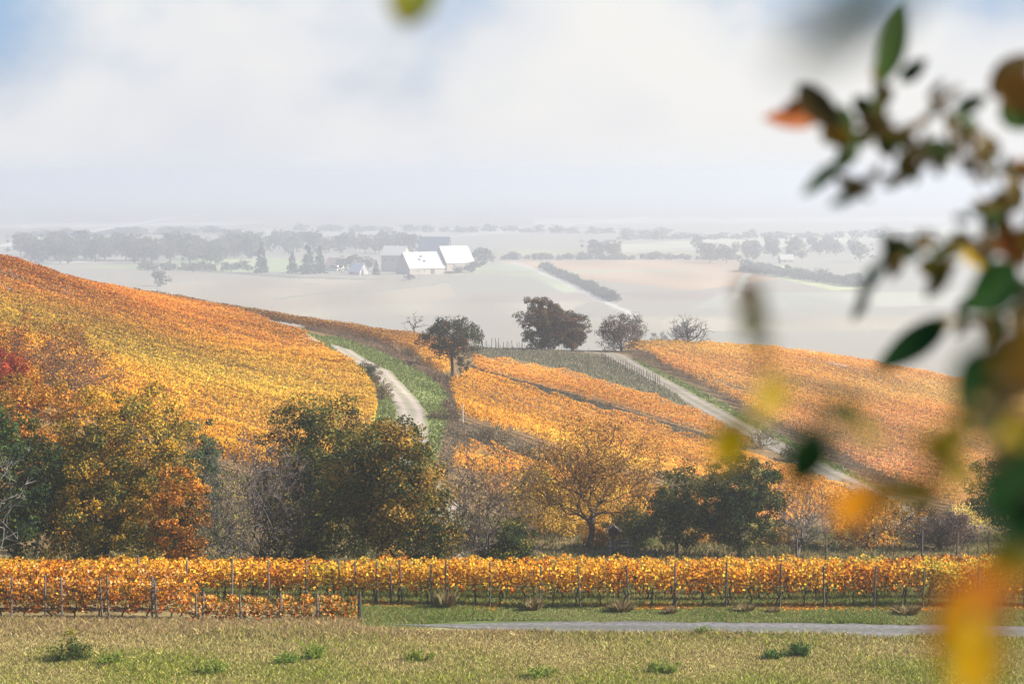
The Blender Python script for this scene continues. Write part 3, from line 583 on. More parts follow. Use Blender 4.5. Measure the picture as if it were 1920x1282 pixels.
# weedy dark strip between two parcels: one mass nobody could count
def weeds(name, label, poly, dens, hgt, cols, wts, leaf=0.14, cat='weeds'):
    lo, hi = poly.min(0), poly.max(0); n = int((hi - lo).prod() * dens); q = R.uniform(lo, hi, (n, 2)); q = q[inside(q[:, 0], q[:, 1], poly)]; n = len(q)
    zz = H(q[:, 0], q[:, 1]) + R.uniform(0.02, 1, n) * hgt
    V, F = leaves(np.column_stack([q, zz]), leaf, np.array([[0, -.4, .6]]), .3); g = Noise(3, 5)
    return tag(mesh(name, V, F, M_GRASS, rep4(palette(n, cols, wts) * (1 + .25 * g(q[:, 0], q[:, 1]))[:, None].clip(.4, 1.5))), label, cat, None, 'stuff')
weeds('weed_strip', 'dark grey green weedy gap between the two orange vineyard bands', P((885,690),(1000,724),(1100,753),(1200,782),(1300,815),(1400,836),(1400,858),(1300,834),(1200,800),(1100,772),(1000,742),(885,712)), 50, .5, [(0.09, 0.08, 0.05), (0.15, 0.13, 0.09), (0.06, 0.07, 0.035)], [3, 2, 2])
weeds('weed_strip', 'dry grey brown weedy bank below the orange vineyard, right of the verge', P((846,800),(868,798),(930,814),(1030,848),(1100,872),(1100,890),(1000,868),(900,842),(840,850)), 60, .5, [(0.2, 0.15, 0.09), (0.12, 0.09, 0.06), (0.28, 0.22, 0.13)], [3, 3, 2])
weeds('weed_strip', 'brown weeds along the vineyard edge of the right hand verge', P((1190,'Y',348),(1290,700),(1400,752),(1500,808),(1600,862),(1680,905),(1680,925),(1600,884),(1500,828),(1400,769),(1290,713),(1185,674)), 46, .7, [(0.28, 0.18, 0.11), (0.20, 0.13, 0.08), (0.14, 0.14, 0.07)], [3, 3, 2])
weeds('weed_strip', 'brown bramble bank between the left verge and the orange vineyard', P((842,738),(852,760),(862,800),(856,850),(840,900),(815,900),(826,850),(840,790)), 60, .8, [(0.27, 0.18, 0.12), (0.17, 0.12, 0.08), (0.14, 0.14, 0.07)], [3, 3, 2])
weeds('weed_strip', 'reddish brown weeds along the upper rim of the left verge', P((560,'Y',334),(640,634),(700,655),(760,682),(800,706),(842,742),(856,770),(852,730),(800,690),(740,660),(640,626),(570,'Y',336)), 60, .6, [(0.26, 0.14, 0.09), (0.14, 0.09, 0.06), (0.1, 0.1, 0.05)], [3, 3, 2])

# ------------------------------------------------------------------ stakes of the young vineyard
def make_post(h, r, col):
    mb = MB(); mb.tube((0, 0, -0.1), (0.0, 0, h), r, r * 0.85, 6, col); mb.tube((0, 0, h), (0, 0, h + 0.015), r * 0.85, r * 0.3, 6, col)
    return mb
sp = make_post(1.25, 0.055, (0.06, 0.045, 0.04)).build('vineyard_stake', M_WOOD)
tag(sp, 'dark wooden stake in the close row along the left edge of the right hand track', 'stake', 'dark stakes beside the right hand track')
for k in range(26):
    f = k / 25; q = hit(1128 + (1238 - 1128) * f, 678 + (724 - 678) * f ** 1.05)
    o = sp if k == 0 else sp.copy()
    if k: COL.objects.link(o)
    o.location = (q[0], q[1], h1(*q)); o.rotation_euler = (R.normal(0, .06), R.normal(0, .06), 0)
s2 = make_post(1.15, 0.035, (0.12, 0.10, 0.09)).build('vineyard_stake', M_WOOD)
tag(s2, 'thin grey stake in the bare young vineyard below the crest clump', 'stake', 'thin stakes of the bare young vineyard')
k = 0; c_, s_ = math.cos(angM), math.sin(angM)
yc = YOUNG.mean(0); cand = []
for b in np.arange(-30, 30, 1.9):
    for a in np.arange(-60, 60, 4.2):
        q = np.array((yc[0] + a * c_ - b * s_, yc[1] + a * s_ + b * c_))
        if inside(q[:1], q[1:], YOUNG)[0]: cand.append(q)
for q in cand[:170]:
    o = s2 if k == 0 else s2.copy()
    if k: COL.objects.link(o)
    k += 1; o.location = (q[0], q[1], h1(*q)); o.rotation_euler = (R.normal(0, .05), R.normal(0, .05), 0)
s3 = make_post(1.5, 0.05, (0.09, 0.07, 0.06)).build('vineyard_stake', M_WOOD)
tag(s3, 'stake standing on the skyline between the single tree and the crest clump', 'stake', 'stakes on the skyline')
for j, u in enumerate((897, 905, 912, 921, 929, 935, 944, 950, 961, 970, 979, 990)):
    o = s3 if j == 0 else s3.copy()
    if j: COL.objects.link(o)
    q = uy(u, 352 + (j * 7 % 5)); o.location = (q[0], q[1], h1(*q)); o.scale = (1, 1, R.uniform(.6, 1.1)); o.rotation_euler = (0, R.normal(0, .05), 0)
pv = make_post(1.9, 0.06, (0.5, 0.47, 0.42)).build('vineyard_post', M_WOOD)
tag(pv, 'pale grey post at the lower left corner of the broad orange vineyard', 'post'); q = hit(868, 795); pv.location = (q[0], q[1], h1(*q))

# ------------------------------------------------------------------ the vine rows in front
def make_vine(seed, pal, wts, hgt=1.88, low=0.76, n=420, wid=0.3, half=0.66):
    g = np.random.default_rng(seed); root = empty('grapevine', (0, 0, 0)); mb = MB()
    p = np.array([0, 0, -0.08]); pts = [p]
    for zz in np.linspace(0.12, low + 0.1, 5): pts.append(np.array([g.normal(0, .045), g.normal(0, .03), zz]))
    pts = np.array(pts); mb.tube(pts[:-1], pts[1:], np.linspace(.042, .03, 5), np.linspace(.04, .026, 5), 6, BARK)
    for sgn in (-1, 1):
        a = pts[-1]; b = a + np.array([sgn * half * .8, 0, .06]); mb.tube(a, b, .02, .012, 5, BARK)
        for _ in range(5):
            st = a + (b - a) * g.uniform(.1, 1); e = st + np.array([g.normal(0, .12), g.normal(0, .1), g.uniform(.5, hgt - low)]); mb.tube(st, e, .008, .004, 3, (0.16, 0.08, 0.04))
    mb.build('trunk', M_BARK, root)
    P_ = np.stack([g.uniform(-half, half, n), g.normal(0, wid, n) * .8, low - .08 + (hgt - low) * g.beta(1.25, 1.05, n)], 1)
    P_[:, 2] += 0.07 * np.sin(P_[:, 0] * 7 + seed)
    t = (P_[:, 2] - low) / (hgt - low)
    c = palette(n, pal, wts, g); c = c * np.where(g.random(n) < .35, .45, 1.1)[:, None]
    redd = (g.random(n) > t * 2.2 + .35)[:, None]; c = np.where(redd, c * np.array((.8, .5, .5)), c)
    V, F = leaves(P_, .125, np.array([[.62, -.6, .5]]), .5, g)
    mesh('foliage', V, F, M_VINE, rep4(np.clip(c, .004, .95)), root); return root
kinds = {'gold': [make_vine(100 + i, [GOLD, ORANGE, YEL, PALE], [5, 3, 3, 1]) for i in range(4)],
         'orange': [make_vine(120 + i, [ORANGE, GOLD, RUST, BROWN], [5, 3, 2, 1]) for i in range(4)],
         'lime': [make_vine(140 + i, [YEL, (0.45, 0.36, 0.05), GOLD, OLIVE], [4, 3, 3, 2]) for i in range(3)],
         'rusty': [make_vine(160 + i, [ORANGE, RUST, (0.72, 0.45, 0.16), GOLD, BROWN], [3, 2, 3, 3, 1], 1.8, .35, 420) for i in range(4)],
         'short': [make_vine(180 + i, [ORANGE, (0.62, 0.35, 0.1), RUST, YEL, OLIVE], [4, 3, 2, 1, 1], 1.02, .18, 300) for i in range(4)]}
usedv = set()
def put_vine(kind, x, y, label, group, sc=1.0):
    src = kinds[kind][int(R.integers(len(kinds[kind])))]
    o = src if id(src) not in usedv else copy_tree(src); usedv.add(id(src))
    o.location = (x, y, h1(x, y) - .03); o.rotation_euler = (0, 0, PI * (R.random() < .5) * 0 + R.normal(0, .05)); o.scale = (1, 1, sc * R.uniform(.94, 1.06))
    tag(o, label, 'grapevine', group)
def row_y(x, k):                     # the long rows drift nearer to the right
    return 94.9 + 2.0 * smooth(2, -14, x) + 1.85 * k
for k, (lab, grp) in enumerate((('grapevine of the foremost long row, golden leaves over dark trunks', 'foremost long vine row'),
                                ('grapevine of the second long row, its top showing over the first', 'second long vine row'),
                                ('grapevine of the rearmost long row near the thicket', 'rearmost long vine row'))):
    for x_ in np.arange(-24.5, 24.5, 1.0 if k == 0 else 1.15):
        xx = x_ + R.normal(0, .05); u = 960 + xx / 95 * FPX
        kd = 'gold'
        r_ = R.random()
        if u > 1560 and r_ < .35: kd = 'lime'
        elif 500 < u < 860 and r_ < .25: kd = 'lime'
        elif r_ > .82: kd = 'orange'
        yy = float(row_y(xx, k)); put_vine(kd, xx, yy, lab, grp, 0.97 - .13 * float(smooth(900, 500, u)) - .05 * k)
for x_ in np.arange(-24.5, -6.3, 0.95):
    u = 960 + x_ / 92.3 * FPX
    if u < 330: put_vine('rusty', x_, 92.4, 'tall grapevine of the nearest row at the left, pale and rusty leaves', 'tall vines of the nearest left row', .93)
    else: put_vine('short', x_, 91.8, 'knee high young grapevine of the short nearest row beside the meadow', 'young vines of the short nearest row', 1.0)
for x_ in np.arange(-24.5, -12.3, 1.05):
    put_vine('rusty', x_, 94.2, 'tall grapevine behind the nearest left row', 'tall vines of the second left row')
for i, c in enumerate([v for vs in kinds.values() for v in vs]):
    if id(c) not in usedv:
        for ch in list(c.children): bpy.data.objects.remove(ch)
        bpy.data.objects.remove(c)
def posts(us, yfun, h, col, r, label, group):
    pr_ = make_post(h, r, col).build('vineyard_post', M_WOOD); tag(pr_, label, 'post', group)
    for j, u in enumerate(us):
        o = pr_ if j == 0 else pr_.copy()
        if j: COL.objects.link(o)
        Y = yfun(u); x_ = (u - 960) / FPX * Y; o.location = (x_, Y, h1(x_, Y)); o.rotation_euler = (R.normal(0, .025), R.normal(0, .035), R.random() * 3); o.scale = (1, 1, R.uniform(.93, 1.06))
posts((704, 731, 753, 808, 836, 918, 1012, 1090, 1181, 1270, 1365, 1467, 1551, 1645, 1738, 1842, 1930), lambda u: float(row_y((u - 960) / FPX * 95, 0)) - .42, 1.78, (0.085, 0.07, 0.06), .042, 'grey wooden post in front of the foremost long vine row', 'posts of the foremost long vine row')
posts((12, 76, 108, 184, 196, 278, 288), lambda u: 92.0, 1.68, (0.12, 0.10, 0.09), .045, 'weathered post in front of the tall vines at the left', 'posts of the nearest left row')
posts((362, 374, 446, 520, 592), lambda u: 91.4, 1.15, (0.12, 0.10, 0.09), .045, 'short post in the short nearest vine row', 'posts of the short nearest row')
posts((672,), lambda u: 91.5, 1.05, (0.045, 0.035, 0.03), .085, 'thick dark end post where the short nearest vine row stops', None)
posts((255, 345, 430, 500, 570, 637, 665), lambda u: 95.9, 1.85, (0.13, 0.11, 0.10), .04, 'post of the foremost long row seen over the short nearest vines', 'posts of the long row at the left')
posts((1500, 1555, 1735, 1800, 1862, 1900), lambda u: 101.5 + (u % 3), 2.3, (0.09, 0.07, 0.06), .045, 'dark post poking up behind the long vine rows at the right', 'posts behind the long rows')
# ------------------------------------------------------------------ wayside shrine and bench
q = uy(1151, 128.5); root = empty('wayside_shrine', (q[0], q[1], h1(*q) + 0.02)); tag(root, 'small dark brown wayside shrine with a little gabled roof on a post', 'shrine')
DK = (0.10, 0.04, 0.025)
MB().box((0, 0, .55), (.055, .055, .62), DK).build('post', M_WOOD, root)
mb = MB()
V = np.array([(-.2, .05, .95), (.2, .05, .95), (.26, .05, 1.3), (0, .05, 1.52), (-.26, .05, 1.3)]); V2 = V + np.array([0, .05, 0])
mb.add(np.vstack([V, V2]), [np.array([(0, 1, 2, 3, 4), (9, 8, 7, 6, 5)]), np.array([(0, 5, 6, 1), (1, 6, 7, 2), (2, 7, 8, 3), (3, 8, 9, 4), (4, 9, 5, 0)])], DK)
mb.box((0, .0, 1.18), (.05, .04, .17), (0.16, 0.07, 0.04)); mb.box((0, .0, 1.26), (.13, .04, .03), (0.16, 0.07, 0.04))
mb.build('back_panel', M_WOOD, root)
rf = MB()
for s_ in (-1, 1):
    a = math.radians(42) * s_; Mx = np.array(((math.cos(a), 0, math.sin(a)), (0, 1, 0), (-math.sin(a), 0, math.cos(a))))
    rf.box((s_ * .20, 0, 1.40), (.29, .24, .022), (0.30, 0.25, 0.22), M=Mx)
rf.build('roof', M_WOOD, root)
q = uy(1163, 127.2); root = empty('park_bench', (q[0], q[1], h1(*q) + 0.02), math.radians(4)); tag(root, 'dark slatted bench on the grass in front of the wayside shrine', 'bench')
mb = MB()
for k in range(3): mb.box((0, -.06 + .15 * k, .45), (.62, .06, .022), (0.07, 0.05, 0.04))
mb.build('seat', M_WOOD, root)
mb = MB()
for k in range(2): mb.box((0, .30 + .02 * k, .62 + .17 * k), (.62, .018, .06), (0.07, 0.05, 0.04))
mb.build('backrest', M_WOOD, root)
for s_ in (-1, 1):
    mb = MB(); mb.box((s_ * .48, -.08, .21), (.035, .035, .22), (0.2, 0.19, 0.18)); mb.box((s_ * .48, .275, .42), (.035, .03, .43), (0.2, 0.19, 0.18)); mb.box((s_ * .48, .1, .405), (.03, .2, .022), (0.2, 0.19, 0.18))
    mb.build('leg', M_WOOD, root)

# ------------------------------------------------------------------ grass, weeds and fallen leaves in front
def blades(name, label, x0, x1, ya, yb, dens, hgt, colf, wid=0.022, cat='grass', mask=None, lean=.5):
    n = int((x1 - x0) * (yb - ya) * dens); px, py = R.uniform(x0, x1, n), R.uniform(ya, yb, n)
    if mask is not None: k = mask(px, py); px, py = px[k], py[k]; n = len(px)
    z = H(px, py); hh = hgt(px, py) * R.uniform(.45, 1.3, n); az = R.uniform(0, 2 * PI, n); ln = R.normal(0, lean, (n, 2)) * hh[:, None]
    b = np.stack([px, py, z], 1); sd = np.stack([np.cos(az), np.sin(az) * .5, np.zeros(n)], 1) * wid
    tip = b + np.column_stack([ln, hh]); midp = b + np.column_stack([ln * .3, hh * .55])
    V = np.stack([b - sd, b + sd, midp + sd * .7, tip, midp - sd * .7], 1).reshape(-1, 3); F = np.arange(5 * n).reshape(-1, 5)
    return tag(mesh(name, V, F, M_GRASS, np.repeat(colf(px, py), 5, axis=0)), label, cat, None, 'stuff')
gm1, gm2, gm3 = Noise(1.6, 61), Noise(5, 62), Noise(.6, 63)
def road_d(a, b): return dist_line(a, b, ROAD[::4])
STRAW, TAN, GRN, BRT = np.array((0.52, 0.41, 0.17)), np.array((0.25, 0.17, 0.07)), np.array((0.13, 0.165, 0.018)), np.array((0.31, 0.34, 0.035))
def meadow_col(a, b):
    near_ = smooth(86.5, 80, b); g = gm1(a, b) * .5 + gm2(a, b) * .6 + near_ * 1.1 - .55 + .35 * smooth(-5, 15, a)
    p = 1 / (1 + np.exp(-3.2 * g)); r = R.random(len(a)); gr = r < p * .75
    c = np.where((R.random(len(a)) < .62)[:, None], STRAW, TAN); cg = np.where((R.random(len(a)) < .5)[:, None], GRN, BRT)
    brown = smooth(87.0, 89.5, b + gm1(a, b) * .5)[:, None]
    c = c * (1 - brown * .45) + np.array((0.28, 0.17, 0.09)) * brown * .45
    c = np.where(gr[:, None], cg, c) * np.exp(R.normal(0, .38, (len(a), 1))); return c.clip(.004, .9)
blades('meadow_grass', 'dry straw coloured meadow grass with green patches along the bottom', -27, 27, 73.5, 92, 800, lambda a, b: .13 + .05 * gm1(a, b).clip(-1, 1) + .12 * smooth(87, 89, b), meadow_col, .0165,
       mask=lambda a, b: (road_d(a, b) > 1.35 + .12 * gm3(a, b)) & (b < 91.5 - 1.9 * smooth(-5.5, -1, a)))
def verge_col(a, b):
    g = gm1(a, b) * .6 + gm3(a, b) * .4; r = R.random((len(a), 1)); c = np.where(r < .55 + .2 * g[:, None], np.array((0.13, 0.19, 0.03)), np.array((0.34, 0.33, 0.13)))
    return np.where(r > .9, np.array((0.4, 0.25, 0.1)), c) * R.uniform(.6, 1.35, (len(a), 1))
blades('verge_grass', 'short green grass between the grey lane and the front vine row', -7.5, 24, 90.2, 97, 900, lambda a, b: .09 + .05 * gm1(a, b).clip(-1, 1), verge_col, .016, mask=lambda a, b: road_d(a, b) > (1.42 + .1 * gm3(a, b)) * smooth(-4.6, -.5, a))
blades('row_grass', 'rough grass growing under the long vine rows', -24, 24, 95.5, 103.5, 150, lambda a, b: .16 + .05 * gm1(a, b).clip(-1, 1), lambda a, b: verge_col(a, b) * .8, .02)
for nm, lb, pl in (('verge_grass', 'green grass verge curving beside the pale left hand track', VERGE_L), ('verge_grass', 'green grass verge along the upper side of the right hand track', VERGE_R)):
    lo, hi = pl.min(0), pl.max(0)
    blades(nm, lb, lo[0], hi[0], lo[1], hi[1], 26, lambda a, b: .24 + .1 * gm1(a, b).clip(-1, 1), lambda a, b: np.where(R.random((len(a), 1)) < .7, np.array((0.15, 0.20, 0.05)), np.array((0.30, 0.29, 0.11))) * R.uniform(.6, 1.3, (len(a), 1)), .07,
           mask=lambda a, b, pl=pl: inside(a, b, pl) & (dist_line(a, b, LPATH[::4]) > 1.5) & (dist_line(a, b, RPATH[::4]) > 1.7))
blades('young_vineyard_grass', 'dull green grass among the thin stakes of the bare young vineyard', *(lambda a, b: (a[0], b[0], a[1], b[1]))(YOUNG.min(0), YOUNG.max(0)), 16, lambda a, b: .3 + 0 * a,
       lambda a, b: np.where(R.random((len(a), 1)) < .6, np.array((0.22, 0.205, 0.12)), np.array((0.27, 0.22, 0.15))) * R.uniform(.6, 1.3, (len(a), 1)), .08, mask=lambda a, b: inside(a, b, YOUNG))
blades('thicket_grass', 'long dry grass along the foot of the thicket', -26, 30, 103, 150, 22, lambda a, b: .24 + .1 * gm1(a, b).clip(-1, 1), lambda a, b: np.where(R.random((len(a), 1)) < .5, np.array((0.25, 0.2, 0.09)), np.array((0.13, 0.14, 0.04))) * R.uniform(.5, 1.3, (len(a), 1)), .04)
n = 9000; px = R.uniform(-6, 24, n); py = row_y(px, 0) + R.normal(-.1, .45, n); k = gm1(px * .7, py) > -.35; px, py = px[k], py[k]
V, F = leaves(np.column_stack([px, py, H(px, py) + R.uniform(.02, .07, len(px))]), .1, np.array([[0, -.3, 1.]]), .75)
tag(mesh('fallen_leaves', V, F, M_VINE, rep4(palette(len(px), [ORANGE, RUST, GOLD, PALE], [4, 2, 2, 1]))), 'orange leaves fallen under the foremost long vine row', 'fallen leaves', None, 'stuff')

def tuft(name, label, cat, u, v, w, h, cols, wts, nb, broad=False, group=None, seed=0):
    q_ = hit(u, v); g = np.random.default_rng(seed + 900); s_ = w / FPX * q_[1] / 2; hh = h / FPX * q_[1]; z = h1(*q_)
    root = empty(name, (q_[0], q_[1], z)); tag(root, label, cat, group); mb = MB()
    n_ = nb; th = g.uniform(0, 2 * PI, n_); r_ = np.sqrt(g.random(n_)); base_ = np.stack([np.cos(th) * r_ * s_ * .45, np.sin(th) * r_ * s_ * .45, np.full(n_, -.02)], 1)
    tip = base_ + np.stack([np.cos(th) * r_ * s_ * .6 + g.normal(0, .1 * s_, n_), np.sin(th) * r_ * s_ * .6, hh * g.uniform(.5, 1.1, n_) * (1 - .35 * r_)], 1)
    if broad:
        st = MB(); st.tube(base_, tip, np.full(n_, .006), np.full(n_, .003), 3, (0.09, 0.1, 0.03)); st.build('stem', M_BARK, root)
        m_ = 26; i = np.repeat(np.arange(n_), m_); f = g.uniform(.15, 1, (len(i), 1)); P_ = base_[i] + (tip[i] - base_[i]) * f + g.normal(0, .05, (len(i), 3)); P_[:, 2] = np.maximum(P_[:, 2], .02)
        V, F = leaves(P_, .075, np.array([[0.2, -.3, .8]]), .5, g); mesh('foliage', V, F, M_LEAF, rep4(palette(len(i), cols, wts, g)), root)
    else:
        sd = np.stack([np.cos(th + 1.5), np.sin(th + 1.5), 0 * th], 1) * .012; mid_ = (base_ + tip) / 2 + np.array([0, 0, hh * .12])
        V = np.stack([base_ - sd, base_ + sd, mid_ + sd * .8, tip, mid_ - sd * .8], 1).reshape(-1, 3)
        mesh('blades', V, np.arange(5 * n_).reshape(-1, 5), M_GRASS, np.repeat(palette(n_, cols, wts, g), 5, axis=0), root)
    return root
WG = 'green weed clumps in the meadow'
for k, (u, v, w, h, nb, lb, cs) in enumerate((
    (134, 1240, 84, 52, 60, 'dark green leafy weed clump in the meadow at the left', [(0.035, 0.07, 0.012), (0.08, 0.12, 0.02), (0.3, 0.2, 0.03)]),
    (128, 1196, 26, 26, 10, 'small yellowish weed just behind the dark green clump at the left', [(0.2, 0.2, 0.03), (0.4, 0.3, 0.05)]),
    (212, 1245, 60, 26, 26, 'low yellow green weed right of the dark green clump', [(0.2, 0.27, 0.03), (0.14, 0.18, 0.03)]),
    (400, 1262, 70, 30, 28, 'yellow green weed in the meadow left of the tallest one', [(0.24, 0.28, 0.04), (0.14, 0.2, 0.03)]),
    (590, 1240, 46, 44, 24, 'tallest bright green weed in the left half of the meadow', [(0.22, 0.3, 0.03), (0.12, 0.18, 0.02)]),
    (540, 1246, 60, 30, 26, 'green weed joined to the left of the tallest bright one', [(0.12, 0.19, 0.03), (0.18, 0.24, 0.03)]),
    (785, 1240, 60, 26, 26, 'yellow green weed cushion near the middle of the meadow', [(0.26, 0.29, 0.04), (0.12, 0.16, 0.02)]),
    (1010, 1272, 80, 30, 26, 'green weed at the bottom edge right of the middle', [(0.16, 0.22, 0.03), (0.24, 0.28, 0.04)]),
    (1240, 1262, 70, 30, 26, 'green weed at the bottom edge below the two dark green clumps', [(0.14, 0.21, 0.03), (0.24, 0.28, 0.04)]),
    (1497, 1232, 50, 34, 40, 'taller of the two dark green leafy clumps at the right of the meadow', [(0.035, 0.09, 0.015), (0.08, 0.14, 0.02)]),
    (1448, 1236, 50, 22, 30, 'flatter dark green clump left of the taller one', [(0.035, 0.09, 0.015), (0.1, 0.15, 0.02)]),
    (1320, 1192, 30, 22, 16, 'green weed at the near edge of the grey lane', [(0.2, 0.26, 0.03), (0.12, 0.18, 0.02)]))):
    tuft('weed_clump', lb, 'weed', u, v, w, h, cs, [4, 3, 1][:len(cs)], nb, True, WG, k)
for k, (u, v, w, h, lb) in enumerate(((834, 1142, 50, 50, 'large reddish brown grass tussock under the front row, left of the middle'), (1000, 1144, 40, 34, 'dry tussock at the pale post base'), (1165, 1146, 60, 30, 'wide straw tussock between two front row posts'),
    (1255, 1150, 34, 18, 'small flat straw tussock before the front row'), (1395, 1148, 50, 24, 'low dry tussock in front of the sixth clear post'), (1450, 1150, 26, 18, 'tiny brown tussock right of the low dry one'), (1700, 1152, 60, 26, 'dark dry tussock left of the blurred orange leaves'))):
    tuft('grass_tussock', lb, 'tussock', u, v, w, h, [(0.27, 0.18, 0.09), (0.20, 0.13, 0.06), (0.30, 0.25, 0.11)], [3, 2, 3], 220, False, 'dry tussocks along the front vine row', k)

# ------------------------------------------------------------------ the estate in the valley
FS = 7 / 6
def house(name, label, u, v, Y, L_, Wd, wh, rh, rz, wallc, roofc, wins=(), chim=(), door=False, lift=0.0, cat='building', dorm=()):
    Y *= FS; L_ *= FS; Wd *= FS; wh *= FS; rh *= FS; lift *= FS; k_ = FS; wins = [(a_ * k_, b_ * k_) for a_, b_ in wins]; chim = [(a_ * k_, b_ * k_) for a_, b_ in chim]; dorm = [(a_ * k_, b_ * k_) for a_, b_ in dorm]
    x_ = (u - 960) / FPX * Y; z = h1(x_, Y) + lift; root = empty(name, (x_, Y, z), rz); tag(root, label, cat)
    a, b = L_ / 2, Wd / 2
    V = np.array([(-a, -b, -1.5), (a, -b, -1.5), (a, b, -1.5), (-a, b, -1.5), (-a, -b, wh), (a, -b, wh), (a, b, wh), (-a, b, wh), (-a, 0, wh + rh), (a, 0, wh + rh)])
    MB().add(V, [np.array([(0, 1, 5, 4), (2, 3, 7, 6)]), np.array([(3, 0, 4, 8, 7), (1, 2, 6, 9, 5)])], wallc).build('wall', M_WALL, root)
    ov, t = .5, .22; sl = rh / b; mb = MB()
    for s_ in (-1, 1):
        e = np.array([(-a - ov, s_ * (b + ov), wh - ov * sl), (a + ov, s_ * (b + ov), wh - ov * sl), (a + ov, 0, wh + rh), (-a - ov, 0, wh + rh)]) + np.array((0, 0, .05)); up_ = e + np.array((0, 0, t))
        mb.add(np.vstack([e, up_]), np.array([(3, 2, 1, 0), (4, 5, 6, 7), (0, 1, 5, 4), (1, 2, 6, 5), (2, 3, 7, 6), (3, 0, 4, 7)]), roofc)
    rf_ = mb.build('roof', M_ROOF, root)
    for (cx, cy) in chim:
        zc = wh + rh * (1 - abs(cy) / b); MB().box((cx, cy, zc + .5), (.4, .4, 1.2), (0.25, 0.13, 0.1)).build('chimney', M_WALL, rf_)
    for (cx, cy) in dorm:
        zc = wh + rh * (1 - abs(cy) / b); MB().box((cx, cy, zc + .45), (.8, .8, .6), (0.16, 0.2, 0.27)).build('roof_hatch', M_WALL, rf_)
    for (cx, cz) in wins: MB().box((cx, -b - .04, cz), (.5, .06, .65), (0.06, 0.07, 0.08)).build('window', M_WALL, root)
    if door: MB().box((a * .3, -b - .05, 1.6), (1.5, .07, 1.7), (0.10, 0.07, 0.05)).build('door', M_WALL, root)
    return root
CREAM, WROOF, DROOF = (0.36, 0.31, 0.25), (0.50, 0.48, 0.45), (0.10, 0.12, 0.15)
house('barn', 'long barn with a huge pale roof, left half of the big building in the valley', 788, 0, 1490, 25, 17, 3.6, 9.4, math.radians(33), CREAM, WROOF, [(-7, 2), (-2, 2), (4, 2)], (), True, 0.2, 'barn', [(-1, -2.5), (-3, -4.2), (0, -5)])
house('barn', 'right half of the big barn, its pale roof stepped a little higher', 850, 0, 1503, 20, 17, 3.6, 9.8, math.radians(33), CREAM, WROOF, [(-5, 2), (5, 2)], (), False, 3.0, 'barn')
house('farmhouse', 'tall cream farmhouse with a light roof behind the left end of the barn', 742, 0, 1525, 15, 12, 10.5, 5.5, math.radians(-18), (0.42, 0.37, 0.30), (0.50, 0.46, 0.40), [(-5, 7.5), (0, 7.5), (4, 7.5)], [(-5, .5), (3, .5)], False, 0.0, 'house')
house('barn', 'dark roofed barn rising behind the long pale roof', 815, 0, 1540, 19, 16, 7, 11.5, math.radians(-6), (0.3, 0.28, 0.26), DROOF, (), [(-9, 0)], False, 2.5, 'barn')
house('cottage', 'small white cottage low in front of the farmhouse at left', 672, 0, 1475, 9, 8, 2.2, 4.8, math.radians(-38), (0.36, 0.35, 0.33), (0.6, 0.59, 0.57), [(-2, 1.2)], [(-3, -.5)], False, 0.0, 'house')
house('cottage', 'white house half hidden behind the dark conifers', 627, 0, 1530, 9, 8, 4, 4.5, math.radians(-30), (0.75, 0.73, 0.7), (0.45, 0.3, 0.24), [(-2, 2.2), (2, 2.2)], (), False, 0.0, 'house')
house('cottage', 'tiny pale house far off among the hazy trees at the right', 1474, 0, 1620, 9, 7, 2.5, 3, math.radians(10), (0.4, 0.38, 0.34), (0.4, 0.36, 0.32), [(-2, 1.6), (2, 1.6)], (), False, 0.0, 'house')
q = uy(786, 1630); pl_ = MB(); pl_.tube((0, 0, -.5), (0, 0, 8.5), .16, .11, 8, (0.2, 0.17, 0.14)); pl_.box((0, 0, 7.9), (1.0, .06, .07), (0.2, 0.17, 0.14))
o = pl_.build('utility_pole', M_WOOD); tag(o, 'thin wooden pole in the field in front of the big barn', 'pole'); o.location = (q[0], q[1], h1(*q))

# far trees: a few kinds, copied
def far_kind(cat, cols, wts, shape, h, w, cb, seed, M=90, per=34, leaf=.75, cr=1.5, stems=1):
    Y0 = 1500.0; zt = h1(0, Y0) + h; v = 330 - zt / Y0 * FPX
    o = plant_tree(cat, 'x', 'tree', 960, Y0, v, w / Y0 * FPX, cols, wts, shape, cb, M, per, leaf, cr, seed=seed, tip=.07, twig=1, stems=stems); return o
FG = [(0.055, 0.08, 0.06), (0.09, 0.12, 0.07)]; FB = [(0.17, 0.15, 0.10), (0.22, 0.17, 0.11)]  # valley haze partly put into the colour: greens and browns lightened
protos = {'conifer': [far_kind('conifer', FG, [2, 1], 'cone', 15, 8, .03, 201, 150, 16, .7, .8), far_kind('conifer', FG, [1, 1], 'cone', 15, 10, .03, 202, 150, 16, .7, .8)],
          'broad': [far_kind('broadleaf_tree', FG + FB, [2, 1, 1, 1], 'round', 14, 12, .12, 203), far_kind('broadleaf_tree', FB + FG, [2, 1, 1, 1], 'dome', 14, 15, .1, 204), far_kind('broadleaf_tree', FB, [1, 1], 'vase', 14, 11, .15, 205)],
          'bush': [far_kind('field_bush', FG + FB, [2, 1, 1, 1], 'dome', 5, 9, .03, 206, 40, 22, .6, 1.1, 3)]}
usedf = set()
